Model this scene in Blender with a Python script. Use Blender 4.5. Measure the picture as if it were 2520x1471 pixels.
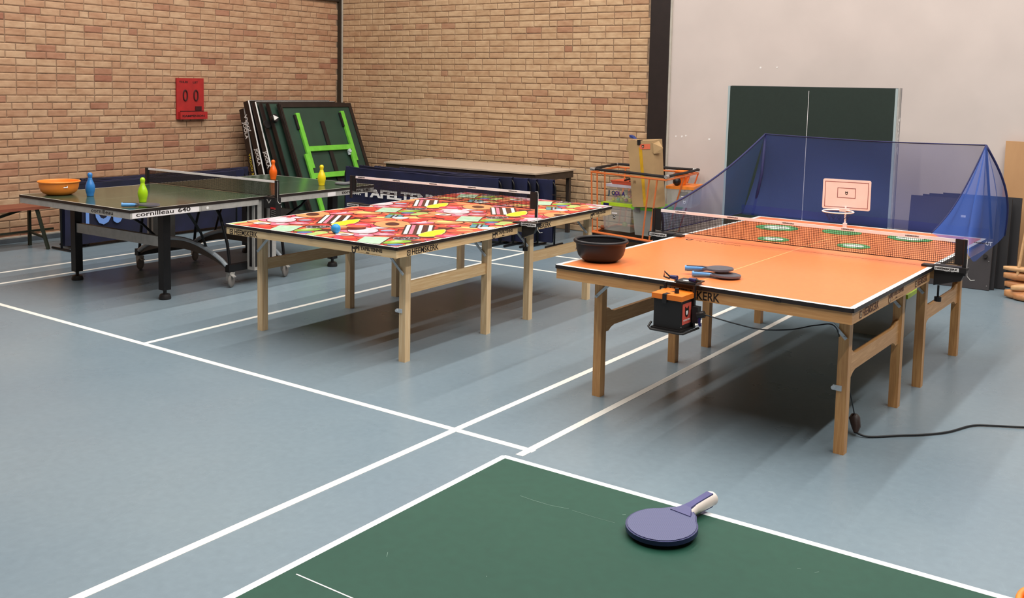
import bpy, bmesh, math, random
from mathutils import Vector, Matrix
R = random.Random(7)
for o in list(bpy.data.objects): bpy.data.objects.remove(o)
SC = bpy.context.scene
COL = SC.collection
rad = math.radians

# ------------------------------------------------------------------ camera
FPX, PITCH, ROLL, CH, DCY, YAW = 2414.4, .0907, .0197, 1.7227, -303.6, .6069
def cam_dir(X2, U2):
    cr, sr = math.cos(ROLL), math.sin(ROLL)
    x = cr*X2 - sr*U2; u = sr*X2 + cr*U2
    cp, sp = math.cos(PITCH), math.sin(PITCH)
    a, b = x, cp + u*sp
    c, s = math.cos(YAW), math.sin(YAW)
    return Vector((c*a - s*b, s*a + c*b, -sp + u*cp))
fwd = cam_dir(0, 0); rgt = cam_dir(1, 0) - fwd; upv = cam_dir(0, 1) - fwd
cam = bpy.data.cameras.new('camera'); co = bpy.data.objects.new('camera', cam); COL.objects.link(co)
mw = Matrix.Identity(4)
for i, v in enumerate((rgt, upv, -fwd)):
    for j in range(3): mw[j][i] = v.normalized()[j]
mw.translation = (0, 0, CH)
co.matrix_world = mw
cam.sensor_fit = 'HORIZONTAL'; cam.sensor_width = 36; cam.lens = FPX*36/2520
cam.shift_y = DCY/2520; cam.clip_start = .05; cam.clip_end = 100
SC.camera = co

# ------------------------------------------------------------------ light
w = bpy.data.worlds.new('world'); SC.world = w; w.use_nodes = True
w.node_tree.nodes['Background'].inputs[0].default_value = (.9, .92, 1, 1)
w.node_tree.nodes['Background'].inputs[1].default_value = .02
ROWS = [(-7.4, 1.25), (-4.9, 1.0), (-2.3, 1.15), (-.3, .9), (1.7, 1.4)]
for lx, k in ROWS:
    l = bpy.data.lights.new('ceiling_strip', 'AREA'); l.shape = 'RECTANGLE'
    l.size = .12; l.size_y = 9.4; l.energy = 192*k; l.color = (1, .955, .90)
    lo = bpy.data.objects.new('ceiling_strip', l); COL.objects.link(lo); lo.location = (lx, 4.6, 6.3)
SC.view_settings.view_transform = 'Standard'; SC.view_settings.look = 'None'
SC.view_settings.exposure = 0.3; SC.view_settings.gamma = 1
SC.view_settings.use_curve_mapping = False

# ------------------------------------------------------------------ materials
def lin(c):
    return tuple(((v/255)/12.92 if v/255 <= .04045 else ((v/255+.055)/1.055)**2.4) for v in c)
def new_mat(name):
    m = bpy.data.materials.new(name); m.use_nodes = True
    return m, m.node_tree, m.node_tree.nodes['Principled BSDF']
def noise(nt, scale, detail=3, coord='Object', stretch=None):
    tc = nt.nodes.new('ShaderNodeTexCoord'); n = nt.nodes.new('ShaderNodeTexNoise')
    n.inputs['Scale'].default_value = scale; n.inputs['Detail'].default_value = detail
    if stretch:
        mp = nt.nodes.new('ShaderNodeMapping'); mp.inputs['Scale'].default_value = stretch
        nt.links.new(tc.outputs[coord], mp.inputs[0]); nt.links.new(mp.outputs[0], n.inputs['Vector'])
    else: nt.links.new(tc.outputs[coord], n.inputs['Vector'])
    return n
def ramp(nt, fac, stops):
    r = nt.nodes.new('ShaderNodeValToRGB'); e = r.color_ramp.elements
    while len(e) < len(stops): e.new(.5)
    for i, (p, c) in enumerate(stops): e[i].position = p; e[i].color = (*lin(c), 1)
    nt.links.new(fac, r.inputs[0]); return r
def M(name, c, rough=.5, metal=0, var=.06, scale=12, spec=.5, bump=0, bscale=60, coat=0, stretch=None):
    m, nt, b = new_mat(name)
    if var:
        n = noise(nt, scale, 4, stretch=stretch)
        lo = tuple(max(0, v*(1-var)) for v in c); hi = tuple(min(255, v*(1+var)) for v in c)
        r = ramp(nt, n.outputs['Fac'], [(.3, lo), (.7, hi)]); nt.links.new(r.outputs[0], b.inputs['Base Color'])
    else: b.inputs['Base Color'].default_value = (*lin(c), 1)
    b.inputs['Roughness'].default_value = rough; b.inputs['Metallic'].default_value = metal
    b.inputs['Specular IOR Level'].default_value = spec
    b.inputs['Coat Weight'].default_value = coat
    if bump:
        n2 = noise(nt, bscale, 3); bp = nt.nodes.new('ShaderNodeBump'); bp.inputs['Strength'].default_value = bump
        bp.inputs['Distance'].default_value = .002
        nt.links.new(n2.outputs['Fac'], bp.inputs['Height']); nt.links.new(bp.outputs[0], b.inputs['Normal'])
    return m
def wood(name, c1, c2, rough=.45, stretch=(60, 60, 3)):
    m, nt, b = new_mat(name)
    n = noise(nt, 1, 5, stretch=stretch); n.inputs['Distortion'].default_value = .6
    r = ramp(nt, n.outputs['Fac'], [(.3, c1), (.55, c2), (.75, c1)])
    nt.links.new(r.outputs[0], b.inputs['Base Color']); b.inputs['Roughness'].default_value = rough
    return m
def math_(nt, op, a, b=None):
    n = nt.nodes.new('ShaderNodeMath'); n.operation = op
    for i, v in enumerate((a, b)):
        if v is None: continue
        if isinstance(v, (int, float)): n.inputs[i].default_value = v
        else: nt.links.new(v, n.inputs[i])
    return n.outputs[0]
def top_mat(name, c1, c2, W, L, rough=.35, border=.02, centre=.0022, line=(250, 250, 246), linec=None, scale=1.2, spec=.5, y0=None, y1=None):
    """painted board: white edge lines and centre line printed in object space"""
    m, nt, b = new_mat(name)
    tc = nt.nodes.new('ShaderNodeTexCoord'); sx = nt.nodes.new('ShaderNodeSeparateXYZ')
    nt.links.new(tc.outputs['Object'], sx.inputs[0])
    ax = math_(nt, 'ABSOLUTE', sx.outputs[0]); ay = math_(nt, 'ABSOLUTE', sx.outputs[1])
    e = math_(nt, 'MAXIMUM', math_(nt, 'GREATER_THAN', ax, W/2-border), math_(nt, 'GREATER_THAN', ay, L/2-border))
    c = math_(nt, 'MULTIPLY', math_(nt, 'LESS_THAN', ax, centre), math_(nt, 'LESS_THAN', ay, L/2-border*2.2))
    n = noise(nt, scale, 6); r = ramp(nt, n.outputs['Fac'], [(.25, c1), (.75, c2)])
    n2 = noise(nt, 38, 3); r2 = ramp(nt, n2.outputs['Fac'], [(.2, (236, 236, 236)), (.8, (255, 255, 255))])
    mx = nt.nodes.new('ShaderNodeMixRGB'); mx.blend_type = 'MULTIPLY'; mx.inputs[0].default_value = 1
    nt.links.new(r.outputs[0], mx.inputs[1]); nt.links.new(r2.outputs[0], mx.inputs[2])
    m1 = nt.nodes.new('ShaderNodeMixRGB'); nt.links.new(c, m1.inputs[0]); nt.links.new(mx.outputs[0], m1.inputs[1])
    m1.inputs[2].default_value = (*lin(linec or line), 1)
    m2 = nt.nodes.new('ShaderNodeMixRGB'); nt.links.new(e, m2.inputs[0]); nt.links.new(m1.outputs[0], m2.inputs[1])
    m2.inputs[2].default_value = (*lin(line), 1)
    nt.links.new(m2.outputs[0], b.inputs['Base Color']); b.inputs['Roughness'].default_value = rough
    b.inputs['Specular IOR Level'].default_value = spec
    return m
def brick_mat(name, stops):
    m, nt, b = new_mat(name)
    oi = nt.nodes.new('ShaderNodeObjectInfo'); g = nt.nodes.new('ShaderNodeNewGeometry')
    f = math_(nt, 'FRACT', math_(nt, 'ADD', math_(nt, 'MULTIPLY', oi.outputs['Random'], 7.31), math_(nt, 'MULTIPLY', g.outputs['Random Per Island'], 5.17)))
    r = ramp(nt, f, stops)
    tc = nt.nodes.new('ShaderNodeTexCoord')
    n = nt.nodes.new('ShaderNodeTexNoise'); n.inputs['Scale'].default_value = 9; n.inputs['Detail'].default_value = 5
    mp = nt.nodes.new('ShaderNodeMapping'); mp.inputs['Scale'].default_value = (1, 1, 2.2)
    nt.links.new(g.outputs['Position'], mp.inputs[0]); nt.links.new(mp.outputs[0], n.inputs['Vector'])
    r2 = ramp(nt, n.outputs['Fac'], [(.25, (222, 208, 198)), (.55, (246, 240, 236)), (.75, (255, 255, 252))])
    mx = nt.nodes.new('ShaderNodeMixRGB'); mx.blend_type = 'MULTIPLY'; mx.inputs[0].default_value = 1
    nt.links.new(r.outputs[0], mx.inputs[1]); nt.links.new(r2.outputs[0], mx.inputs[2])
    nt.links.new(mx.outputs[0], b.inputs['Base Color']); b.inputs['Roughness'].default_value = .85
    n3 = nt.nodes.new('ShaderNodeTexNoise'); n3.inputs['Scale'].default_value = 70
    nt.links.new(g.outputs['Position'], n3.inputs['Vector'])
    bp = nt.nodes.new('ShaderNodeBump'); bp.inputs['Strength'].default_value = .5; bp.inputs['Distance'].default_value = .002
    nt.links.new(n3.outputs['Fac'], bp.inputs['Height']); nt.links.new(bp.outputs[0], b.inputs['Normal'])
    return m
def sheer(name, c, alpha, rough=.7, trans=0):
    m, nt, b = new_mat(name)
    b.inputs['Base Color'].default_value = (*lin(c), 1); b.inputs['Alpha'].default_value = alpha
    b.inputs['Roughness'].default_value = rough; b.inputs['Specular IOR Level'].default_value = .3
    return m

m_black = M('black_plastic', (26, 24, 25), .45, var=.15)
m_blackm = M('black_metal', (22, 21, 23), .4, .3, var=.1)
m_edge = M('black_edge', (34, 25, 22), .45, var=.2, scale=8)
m_silver = M('brushed_aluminium', (178, 175, 170), .5, .1, var=.05, scale=20)
m_zinc = M('zinc_steel', (196, 206, 214), .45, 0, var=.08)
m_white = M('white_print', (240, 238, 236), .6, var=0)
m_tape = M('white_tape', (246, 240, 240), .7, var=.03)
m_woodl = wood('pale_beech', (240, 216, 176), (222, 188, 142))
m_woodd = wood('warm_pine', (220, 172, 112), (194, 140, 86))
m_woodh = wood('pale_beech_rail', (236, 208, 162), (216, 178, 128), stretch=(40, 3, 60))
m_woodhd = wood('warm_pine_rail', (222, 174, 118), (198, 146, 92), stretch=(40, 3, 60))
m_woodx = wood('pale_beech_apron', (240, 214, 170), (224, 192, 144), stretch=(3, 40, 60))
m_woodxd = wood('warm_pine_apron', (218, 168, 110), (196, 142, 88), stretch=(3, 40, 60))
m_ink = M('printed_ink', (34, 24, 20), .6, var=0)
m_inkb = M('brown_ink', (96, 58, 36), .6, var=0)
m_navy = M('navy_fabric', (21, 26, 60), .75, var=.18, scale=5, bump=.3, bscale=12)
m_navyd = M('navy_fabric_dark', (18, 21, 48), .8, var=.2, scale=5, bump=.3, bscale=10)
m_dgreen = M('dark_green_board', (40, 66, 54), .55, var=.1, scale=3)
m_dgreen2 = M('darker_green_board', (30, 46, 40), .55, var=.1, scale=3)
m_lime = M('lime_green_metal', (116, 200, 66), .4, var=.05)
m_oplastic = M('orange_plastic', (254, 142, 52), .4, var=.04)
m_orlid = M('orange_lid', (238, 124, 34), .4, var=.05)
m_red = M('red_paint', (176, 34, 32), .6, var=.05)
m_rubber = M('grey_rubber', (120, 116, 112), .6, var=.08)
m_blue_pl = M('blue_plastic', (56, 126, 204), .35, var=.03)
m_wire = M('white_cord', (220, 218, 212), .6, var=0)

# ------------------------------------------------------------------ mesh helpers
class MB:
    def __init__(s): s.bm = bmesh.new(); s.mi = 0
    def face(s, vs, mi=None):
        try:
            f = s.bm.faces.new(vs); f.material_index = s.mi if mi is None else mi; return f
        except ValueError: return None
    def box(s, x0, x1, y0, y1, z0, z1, mat=None, mi=None, T=None):
        vs = []
        for z in (z0, z1):
            for x, y in ((x0, y0), (x1, y0), (x1, y1), (x0, y1)):
                p = Vector((x, y, z)); vs.append(s.bm.verts.new(T @ p if T else p))
        fs = [(3, 2, 1, 0), (4, 5, 6, 7), (0, 1, 5, 4), (1, 2, 6, 5), (2, 3, 7, 6), (3, 0, 4, 7)]
        return [s.face([vs[i] for i in f], mi) for f in fs]
    def hull8(s, pts, mi=None):
        vs = [s.bm.verts.new(p) for p in pts]
        for f in [(3, 2, 1, 0), (4, 5, 6, 7), (0, 1, 5, 4), (1, 2, 6, 5), (2, 3, 7, 6), (3, 0, 4, 7)]: s.face([vs[i] for i in f], mi)
    def bar(s, p, q, w, h, mi=None, up=(0, 0, 1)):
        p, q = Vector(p), Vector(q); d = (q-p).normalized(); u = Vector(up)
        if abs(d.dot(u)) > .98: u = Vector((1, 0, 0))
        a = d.cross(u).normalized()*w/2; b = a.normalized().cross(d).normalized()*h/2
        s.hull8([p-a-b, p+a-b, q+a-b, q-a-b, p-a+b, p+a+b, q+a+b, q-a+b], mi)
    def tube(s, pts, r, n=10, mi=None, cap=True, closed=False):
        pts = [Vector(p) for p in pts]; rings = []; N = len(pts)
        prev = None
        for i, p in enumerate(pts):
            if closed: d = pts[(i+1) % N]-pts[i-1]
            else: d = pts[min(i+1, N-1)]-pts[max(i-1, 0)]
            d.normalize()
            u = prev if prev is not None else (Vector((0, 0, 1)) if abs(d.z) < .9 else Vector((1, 0, 0)))
            a = d.cross(u).normalized(); b = a.cross(d).normalized(); prev = b
            rr = r[i] if isinstance(r, (list, tuple)) else r
            rings.append([s.bm.verts.new(p+(a*math.cos(t)+b*math.sin(t))*rr) for t in [2*math.pi*k/n for k in range(n)]])
        for i in range(N if closed else N-1):
            A, B = rings[i], rings[(i+1) % N]
            for k in range(n): s.face([A[k], A[(k+1) % n], B[(k+1) % n], B[k]], mi)
        if cap and not closed: s.face(rings[0][::-1], mi); s.face(rings[-1], mi)
    def lathe(s, prof, n=32, mi=None, c=(0, 0, 0), sx=1, sy=1):
        rings = []
        for r, z in prof:
            if r < 1e-6: rings.append([s.bm.verts.new((c[0], c[1], c[2]+z))])
            else: rings.append([s.bm.verts.new((c[0]+r*sx*math.cos(2*math.pi*k/n), c[1]+r*sy*math.sin(2*math.pi*k/n), c[2]+z)) for k in range(n)])
        for A, B in zip(rings, rings[1:]):
            for k in range(n):
                k2 = (k+1) % n
                if len(A) == 1 and len(B) == 1: continue
                if len(A) == 1: s.face([A[0], B[k2], B[k]], mi)
                elif len(B) == 1: s.face([A[k], A[k2], B[0]], mi)
                else: s.face([A[k], A[k2], B[k2], B[k]], mi)
    def plate(s, pts, z0, z1, mi=None, mi_side=None, T=None):
        f = lambda p: (T @ Vector(p)) if T else Vector(p)
        lo = [s.bm.verts.new(f((x, y, z0))) for x, y in pts]; hi = [s.bm.verts.new(f((x, y, z1))) for x, y in pts]
        s.face(lo[::-1], mi); s.face(hi, mi)
        for i in range(len(pts)):
            j = (i+1) % len(pts); s.face([lo[i], lo[j], hi[j], hi[i]], mi_side if mi_side is not None else mi)
    def poly(s, pts, mi=None): s.face([s.bm.verts.new(p) for p in pts], mi)
    def sphere(s, c, r, mi=None, u=20, v=12):
        bmesh.ops.create_uvsphere(s.bm, u_segments=u, v_segments=v, radius=r, matrix=Matrix.Translation(c))
    def build(s, name, mats, parent=None, bevel=0, smooth=False, seg=2):
        if bevel:
            es = [e for e in s.bm.edges if len(e.link_faces) == 2 and e.calc_face_angle(0) > rad(40)]
            if es: bmesh.ops.bevel(s.bm, geom=es, offset=bevel, segments=seg, affect='EDGES', profile=.6)
        bmesh.ops.recalc_face_normals(s.bm, faces=s.bm.faces)
        me = bpy.data.meshes.new(name); s.bm.to_mesh(me); s.bm.free()
        for m in (mats if isinstance(mats, (list, tuple)) else [mats]): me.materials.append(m)
        if smooth:
            for p in me.polygons: p.use_smooth = True
            if smooth != 'all':
                try: me.set_sharp_from_angle(angle=rad(35))
                except Exception: pass
        o = bpy.data.objects.new(name, me); COL.objects.link(o)
        if parent: o.parent = parent
        return o
def tag(o, label=None, cat=None, group=None, kind=None):
    for k, v in (('label', label), ('category', cat), ('group', group), ('kind', kind)):
        if v: o[k] = v
    return o
def thing(name, label, cat, loc=(0, 0, 0), rz=0, group=None):
    o = bpy.data.objects.new(name, None); COL.objects.link(o); o.location = loc; o.rotation_euler = (0, 0, rz)
    o.empty_display_size = .1
    return tag(o, label, cat, group)
def copy_thing(o, loc=None, rz=None, label=None, parent=None):
    c = o.copy(); COL.objects.link(c)
    if parent: c.parent = parent
    for ch in [x for x in bpy.data.objects if x.parent == o]: copy_thing(ch, parent=c)
    if loc is not None: c.location = loc
    if rz is not None: c.rotation_euler = (0, 0, rz)
    if label: c['label'] = label
    return c
def part(name, mats, parent, fn, bevel=0, smooth=False, label=None, seg=2):
    b = MB(); fn(b); o = b.build(name, mats, parent, bevel, smooth, seg)
    if label: o['label'] = label
    return o
def text(s, size, o, xd, yd, mat, parent, name='lettering', width=None, bold=0, ext=.0004, align='LEFT', label=None):
    """flat lettering: o = baseline origin, xd = reading direction, yd = up direction (parent coordinates)"""
    cu = bpy.data.curves.new('t', 'FONT'); cu.body = s; cu.size = size; cu.offset = bold; cu.resolution_u = 3
    cu.align_x = align; cu.extrude = ext
    t = bpy.data.objects.new('t', cu); COL.objects.link(t)
    dg = bpy.context.evaluated_depsgraph_get(); me = bpy.data.meshes.new_from_object(t.evaluated_get(dg))
    bpy.data.objects.remove(t); bpy.data.curves.remove(cu)
    xd, yd = Vector(xd).normalized(), Vector(yd).normalized(); zd = xd.cross(yd)
    xs = [v.co.x for v in me.vertices]; k = 1
    if width and xs: k = width/(max(xs)-min(xs))
    T = Matrix.Identity(4)
    for j in range(3): T[j][0] = xd[j]*k; T[j][1] = yd[j]; T[j][2] = zd[j]; T[j][3] = o[j]
    me.transform(T); me.materials.clear(); me.materials.append(mat)
    ob = bpy.data.objects.new(name, me); COL.objects.link(ob); ob.parent = parent
    if label: ob['label'] = label
    return ob
def emblem(sz, o, xd, yd, mat, matin, parent, name='emblem'):
    """shield-like U with a notched top"""
    b = MB(); xd, yd = Vector(xd).normalized(), Vector(yd).normalized(); zd = xd.cross(yd); o = Vector(o)
    def P(x, y, z=0): return o+xd*x*sz+yd*y*sz+zd*(.0006+z)
    out = [(-.4, .55), (-.2, .42), (0, .3), (.2, .42), (.4, .55), (.4, -.1), (.33, -.35), (.18, -.5), (0, -.56), (-.18, -.5), (-.33, -.35), (-.4, -.1)]
    b.poly([P(*p) for p in out], 0)
    b.poly([P(x, y, .0003) for x, y in [(-.2, .08), (.2, .08), (.2, -.15), (.12, -.3), (0, -.36), (-.12, -.3), (-.2, -.15)]], 1)
    return b.build(name, [mat, matin], parent)

# ------------------------------------------------------------------ room
XL, YB, CEIL = -10.04, 10.1, 6.8
m_floor, nt, b = new_mat('blue_grey_sports_floor')
n = noise(nt, .7, 6); r = ramp(nt, n.outputs['Fac'], [(.3, (121, 140, 153)), (.7, (133, 150, 160))])
n2 = noise(nt, 26, 4); r2 = ramp(nt, n2.outputs['Fac'], [(.25, (243, 243, 243)), (.8, (255, 255, 255))])
mx = nt.nodes.new('ShaderNodeMixRGB'); mx.blend_type = 'MULTIPLY'; mx.inputs[0].default_value = 1
nt.links.new(r.outputs[0], mx.inputs[1]); nt.links.new(r2.outputs[0], mx.inputs[2])
# fine pale scuffs
n4 = noise(nt, 5, 6, stretch=(1, .25, 1)); n4.inputs['Distortion'].default_value = 3.5
r4 = ramp(nt, n4.outputs['Fac'], [(0, (0, 0, 0)), (.492, (0, 0, 0)), (.5, (60, 60, 60)), (.508, (0, 0, 0)), (1, (0, 0, 0))])
ad = nt.nodes.new('ShaderNodeMixRGB'); ad.blend_type = 'ADD'; ad.inputs[0].default_value = .35
nt.links.new(mx.outputs[0], ad.inputs[1]); nt.links.new(r4.outputs[0], ad.inputs[2])
nt.links.new(ad.outputs[0], b.inputs['Base Color'])
n3 = noise(nt, 3, 5); r3 = ramp(nt, n3.outputs['Fac'], [(.2, (136, 136, 136)), (.8, (158, 158, 158))])
nt.links.new(r3.outputs[0], b.inputs['Roughness']); b.inputs['Specular IOR Level'].default_value = .45
n5 = noise(nt, 160, 2); bp = nt.nodes.new('ShaderNodeBump'); bp.inputs['Strength'].default_value = .08; bp.inputs['Distance'].default_value = .001
nt.links.new(n5.outputs['Fac'], bp.inputs['Height']); nt.links.new(bp.outputs[0], b.inputs['Normal'])
fl = part('floor', m_floor, None, lambda b: b.box(XL-.1, 6.5, -4, YB+.1, -.1, 0)); tag(fl, kind='structure')
m_line = M('white_court_line', (246, 244, 236), .5, var=.02, scale=6)
def line(p, q, wd=.04):
    b = MB(); p = Vector((*p, 0)); q = Vector((*q, 0)); d = (q-p).normalized(); a = Vector((-d.y, d.x, 0))*wd/2; h = Vector((0, 0, .001 if abs(d.x) > .5 else .0014))
    b.hull8([p-a, p+a, q+a, q-a, p-a+h, p+a+h, q+a+h, q-a+h]); return b.build('court_line', m_line, fl)
line((-9.2, 3.815), (-2.47, 3.785))                 # cross line in front of the tables
line((-2.946, -2.0), (-2.946, 3.786)); line((-2.946, 3.786), (-2.922, 8.45))
line((-2.497, 3.70), (-2.46, 8.45))
line((-5.545, 3.80), (-5.64, 8.40))
line((-8.535, 3.8), (-8.59, 8.5)); line((-8.085, 3.8), (-8.14, 8.5))
line((-8.6, 8.36), (-2.44, 8.49)); line((-8.6, 7.63), (-2.44, 7.70))

m_mortar = M('mortar', (150, 126, 104), .95, var=.12, scale=30)
m_bl = brick_mat('brick_left', [(0, (198, 164, 132)), (.3, (206, 174, 142)), (.6, (196, 158, 126)), (.92, (190, 150, 120)), (.975, (182, 136, 110)), (1, (166, 114, 92))])
m_bb = brick_mat('brick_back', [(0, (208, 178, 142)), (.35, (214, 184, 148)), (.7, (204, 172, 136)), (.96, (198, 162, 128)), (.99, (190, 148, 118)), (1, (180, 132, 104))])
CO, PL, BT = .0765, .2195, .0085
def brick_faces(b, L, jit, T):
    h = CO-BT; j = lambda k: jit.uniform(-k, k)
    dz = j(.0016); base = [(0, dz), (L, dz), (L, h+dz+j(.0015)), (0, h+dz+j(.0015))]; ins = .008
    back = [T(x, 0, y) for x, y in base]
    mid = [T(x+j(.0015), .005, y+j(.0012)) for x, y in base]
    fr = [T(x+(ins if x == 0 else -ins)+j(.001), .0085+j(.0012), y+(ins if y < h/2 else -ins)+j(.0012)) for x, y in base]
    V = [[b.bm.verts.new(p) for p in ring] for ring in (back, mid, fr)]
    for A, B in zip(V, V[1:]):
        for i in range(4): b.face([A[i], A[(i+1) % 4], B[(i+1) % 4], B[i]])
    b.face(V[2])
def brick_wall(name, mat, origin, along, normal, length, height, cam_point, seedv, kindlen=PL, zmin=0):
    """running-bond wall: mortar slab plus protruding bricks; the 300 nearest visible bricks are parts, the rest one joined part"""
    rr = random.Random(seedv); o = Vector(origin); a = Vector(along); nn = Vector(normal)
    b = MB(); p, q = o-nn*.12, o+a*length
    pts = [o-nn*.12, o-nn*.12+a*length, o+a*length, o]
    b.hull8([*pts, *[p_+Vector((0, 0, height)) for p_ in pts]])
    wall = b.build(name, m_mortar, None); tag(wall, kind='structure')
    # shared brick meshes
    meshes = []
    for k in range(6):
        bb = MB(); brick_faces(bb, kindlen-BT, rr, lambda x, d, z: a*x+nn*d+Vector((0, 0, z)))
        ob = bb.build('brick', mat, wall); meshes.append(ob.data); bpy.data.objects.remove(ob)
    cells = []; rows = int(height/CO)
    for r_ in range(rows):
        x = -(kindlen/2)*(r_ % 2) - (0 if rr.random() < .75 else kindlen/4)
        while x < length:
            L = kindlen if rr.random() > .07 else kindlen*.5
            x0, x1 = max(x, 0), min(x+L, length)
            if x1-x0 > .04: cells.append((x0, x1-x0-BT, r_*CO, abs((x1-x0)-kindlen) < 1e-6))
            x += L
    def seen(c):
        P = o+a*(c[0]+c[1]/2)+Vector((0, 0, c[2])); v = P-Vector((0, 0, CH))
        X, U, D = v.dot(rgt.normalized()), v.dot(upv.normalized()), v.dot(fwd.normalized())
        if D < .1: return 99
        px = 1260+FPX*X/D; py = 735.5+DCY-FPX*U/D
        return v.length if (-10 < px < 2530 and -20 < py < cam_point) else 99
    full = sorted([c for c in cells if c[3]], key=seen)[:300]; fs = set(id(c) for c in full)
    for c in full:
        ob = bpy.data.objects.new('brick', meshes[rr.randrange(6)]); COL.objects.link(ob); ob.parent = wall
        ob.location = o+a*c[0]+Vector((0, 0, c[2]+BT/2))
    bb = MB()
    for c in cells:
        if id(c) in fs: continue
        off = o+a*c[0]+Vector((0, 0, c[2]+BT/2))
        brick_faces(bb, c[1], rr, lambda x, d, z: off+a*x+nn*d+Vector((0, 0, z)))
    tag(bb.build('brick', mat, wall), kind='stuff')
    return wall
ZT = 2.86
wl = brick_wall('wall_left', m_bl, (XL-.01, 1.6, 0), (0, 1, 0), (1, 0, 0), YB-1.6-.02, ZT, 640, 3)
wb = brick_wall('wall_back', m_bb, (-9.97, YB+.01, 0), (1, 0, 0), (0, -1, 0), 4.84, 3.4, 560, 5, kindlen=.2235)
m_plaster = M('off_white_plaster', (210, 198, 192), .85, var=.025, scale=1.5, bump=.15, bscale=40)
def st(name, mat, *bx): return tag(part(name, mat, None, lambda b: [b.box(*x) for x in bx]), kind='structure')
ww = st('wall_back_plastered', m_plaster, (-4.89, 6.5, YB, YB+.1, 0, CEIL))
m_far = M('brown_hall_wall', (120, 98, 80), .9, var=.05, scale=2)
st('wall_right', m_far, (6.4, 6.5, -4, YB, 0, CEIL))
st('wall_front', m_far, (XL-.1, 6.5, -4.1, -4, 0, CEIL))
st('wall_left_upper', m_far, (XL-.1, XL-.01, -4, YB, ZT+.2, CEIL), (XL-.1, XL-.01, -4, 1.6, 0, ZT+.2))
st('wall_back_upper', m_plaster, (-9.97, -5.13, YB+.01, YB+.1, 3.4, CEIL))
m_ceil = M('dark_ceiling_panels', (92, 84, 78), .9, var=.05, scale=2)
st('ceiling', m_ceil, (XL-.1, 6.5, -4.1, YB+.1, CEIL, CEIL+.1))
m_trim = M('dark_olive_paint', (52, 44, 34), .6, var=.08)
m_col = M('dark_brown_steel', (36, 26, 24), .5, var=.08)
st('trim_1', m_trim, (-10.075, -9.985, YB-.03, YB+.05, 0, 3.4))
st('trim_2', m_col, (-5.13, -4.89, YB-.03, YB+.08, 0, CEIL))
st('trim_3', m_trim, (XL-.06, XL+.03, -4, YB, ZT, ZT+.2))
m_caulk = M('grey_sealant', (190, 184, 172), .8, var=.04)
st('trim_4', m_caulk, (-9.985, -9.973, YB-.012, YB+.02, 0, 3.4))
st('trim_5', m_caulk, (-4.895, -4.868, YB-.022, YB+.02, 0, CEIL))
m_skl = M('grey_skirting', (92, 98, 104), .5, var=.06)
st('baseboard_left', m_skl, (XL, XL+.06, -4, YB-.05, 0, .05)); st('trim_6', m_caulk, (XL, XL+.045, -4, YB-.05, .05, .062))
# chips knocked out of the plaster
m_chip = M('white_chip', (244, 242, 240), .9, var=0)
for x, z, s in ((-3.83, 1.972, .015), (-3.65, 1.975, .012), (-4.38, 1.185, .016), (-4.78, 1.2, .012), (-4.71, 1.2, .015), (-4.66, 1.21, .012), (-3.35, 1.2, .007)):
    b = MB(); k = 9
    b.plate([(x+s*R.uniform(.5, 1.1)*math.cos(2*math.pi*i/k), z+s*R.uniform(.5, 1)*math.sin(2*math.pi*i/k)) for i in range(k)], -YB+.0, -YB+.0015,
            T=Matrix(((1, 0, 0, 0), (0, 0, -1, 0), (0, 1, 0, 0), (0, 0, 0, 1))))
    b.build('plaster_chip', m_chip, ww)

# red wooden scoreboard
sb = thing('scoreboard', 'red wooden scoreboard with two black zeros hung on the left brick wall', 'scoreboard', (XL+.001, 7.56, 1.25))
m_sbr = M('red_board_paint', (172, 36, 34), .65, var=.06, bump=.2); m_sink = M('dark_red_ink', (62, 12, 14), .6, var=0)
part('backboard', m_sbr, sb, lambda b: b.box(.004, .024, -.195, .195, .0, .495), bevel=.002)
part('tray', m_sbr, sb, lambda b: (b.box(.024, .066, -.175, .215, .0, .09), ), bevel=.002)
text('THUIS', .034, (.0245, -.16, .435), (0, 1, 0), (0, 0, 1), m_sink, sb, width=.125, bold=.0012)
text('UIT', .034, (.0245, .035, .432), (0, 1, 0), (0, 0, 1), m_sink, sb, width=.075, bold=.0012)
text('KAMPENION', .034, (.0668, -.15, .028), (0, 1, 0), (0, 0, 1), m_sink, sb, width=.32, bold=.0014)
def ring0(yc):
    def f_(b):
        n = 24; P = [(yc+.028*math.cos(t), .285+.062*math.copysign(abs(math.sin(t))**.8, math.sin(t))) for t in [2*math.pi*k/n for k in range(n)]]
        b.tube([(.026, y, z) for y, z in P], .0095, 6, closed=True)
    return f_
for yc in (-.075, .078): part('zero_digit', m_sink, sb, ring0(yc))
part('chalk_clip', m_sink, sb, lambda b: (b.box(.025, .034, .065, .155, .105, .155), b.box(.024, .036, -.15, .185, .092, .1)), bevel=.002)

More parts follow.
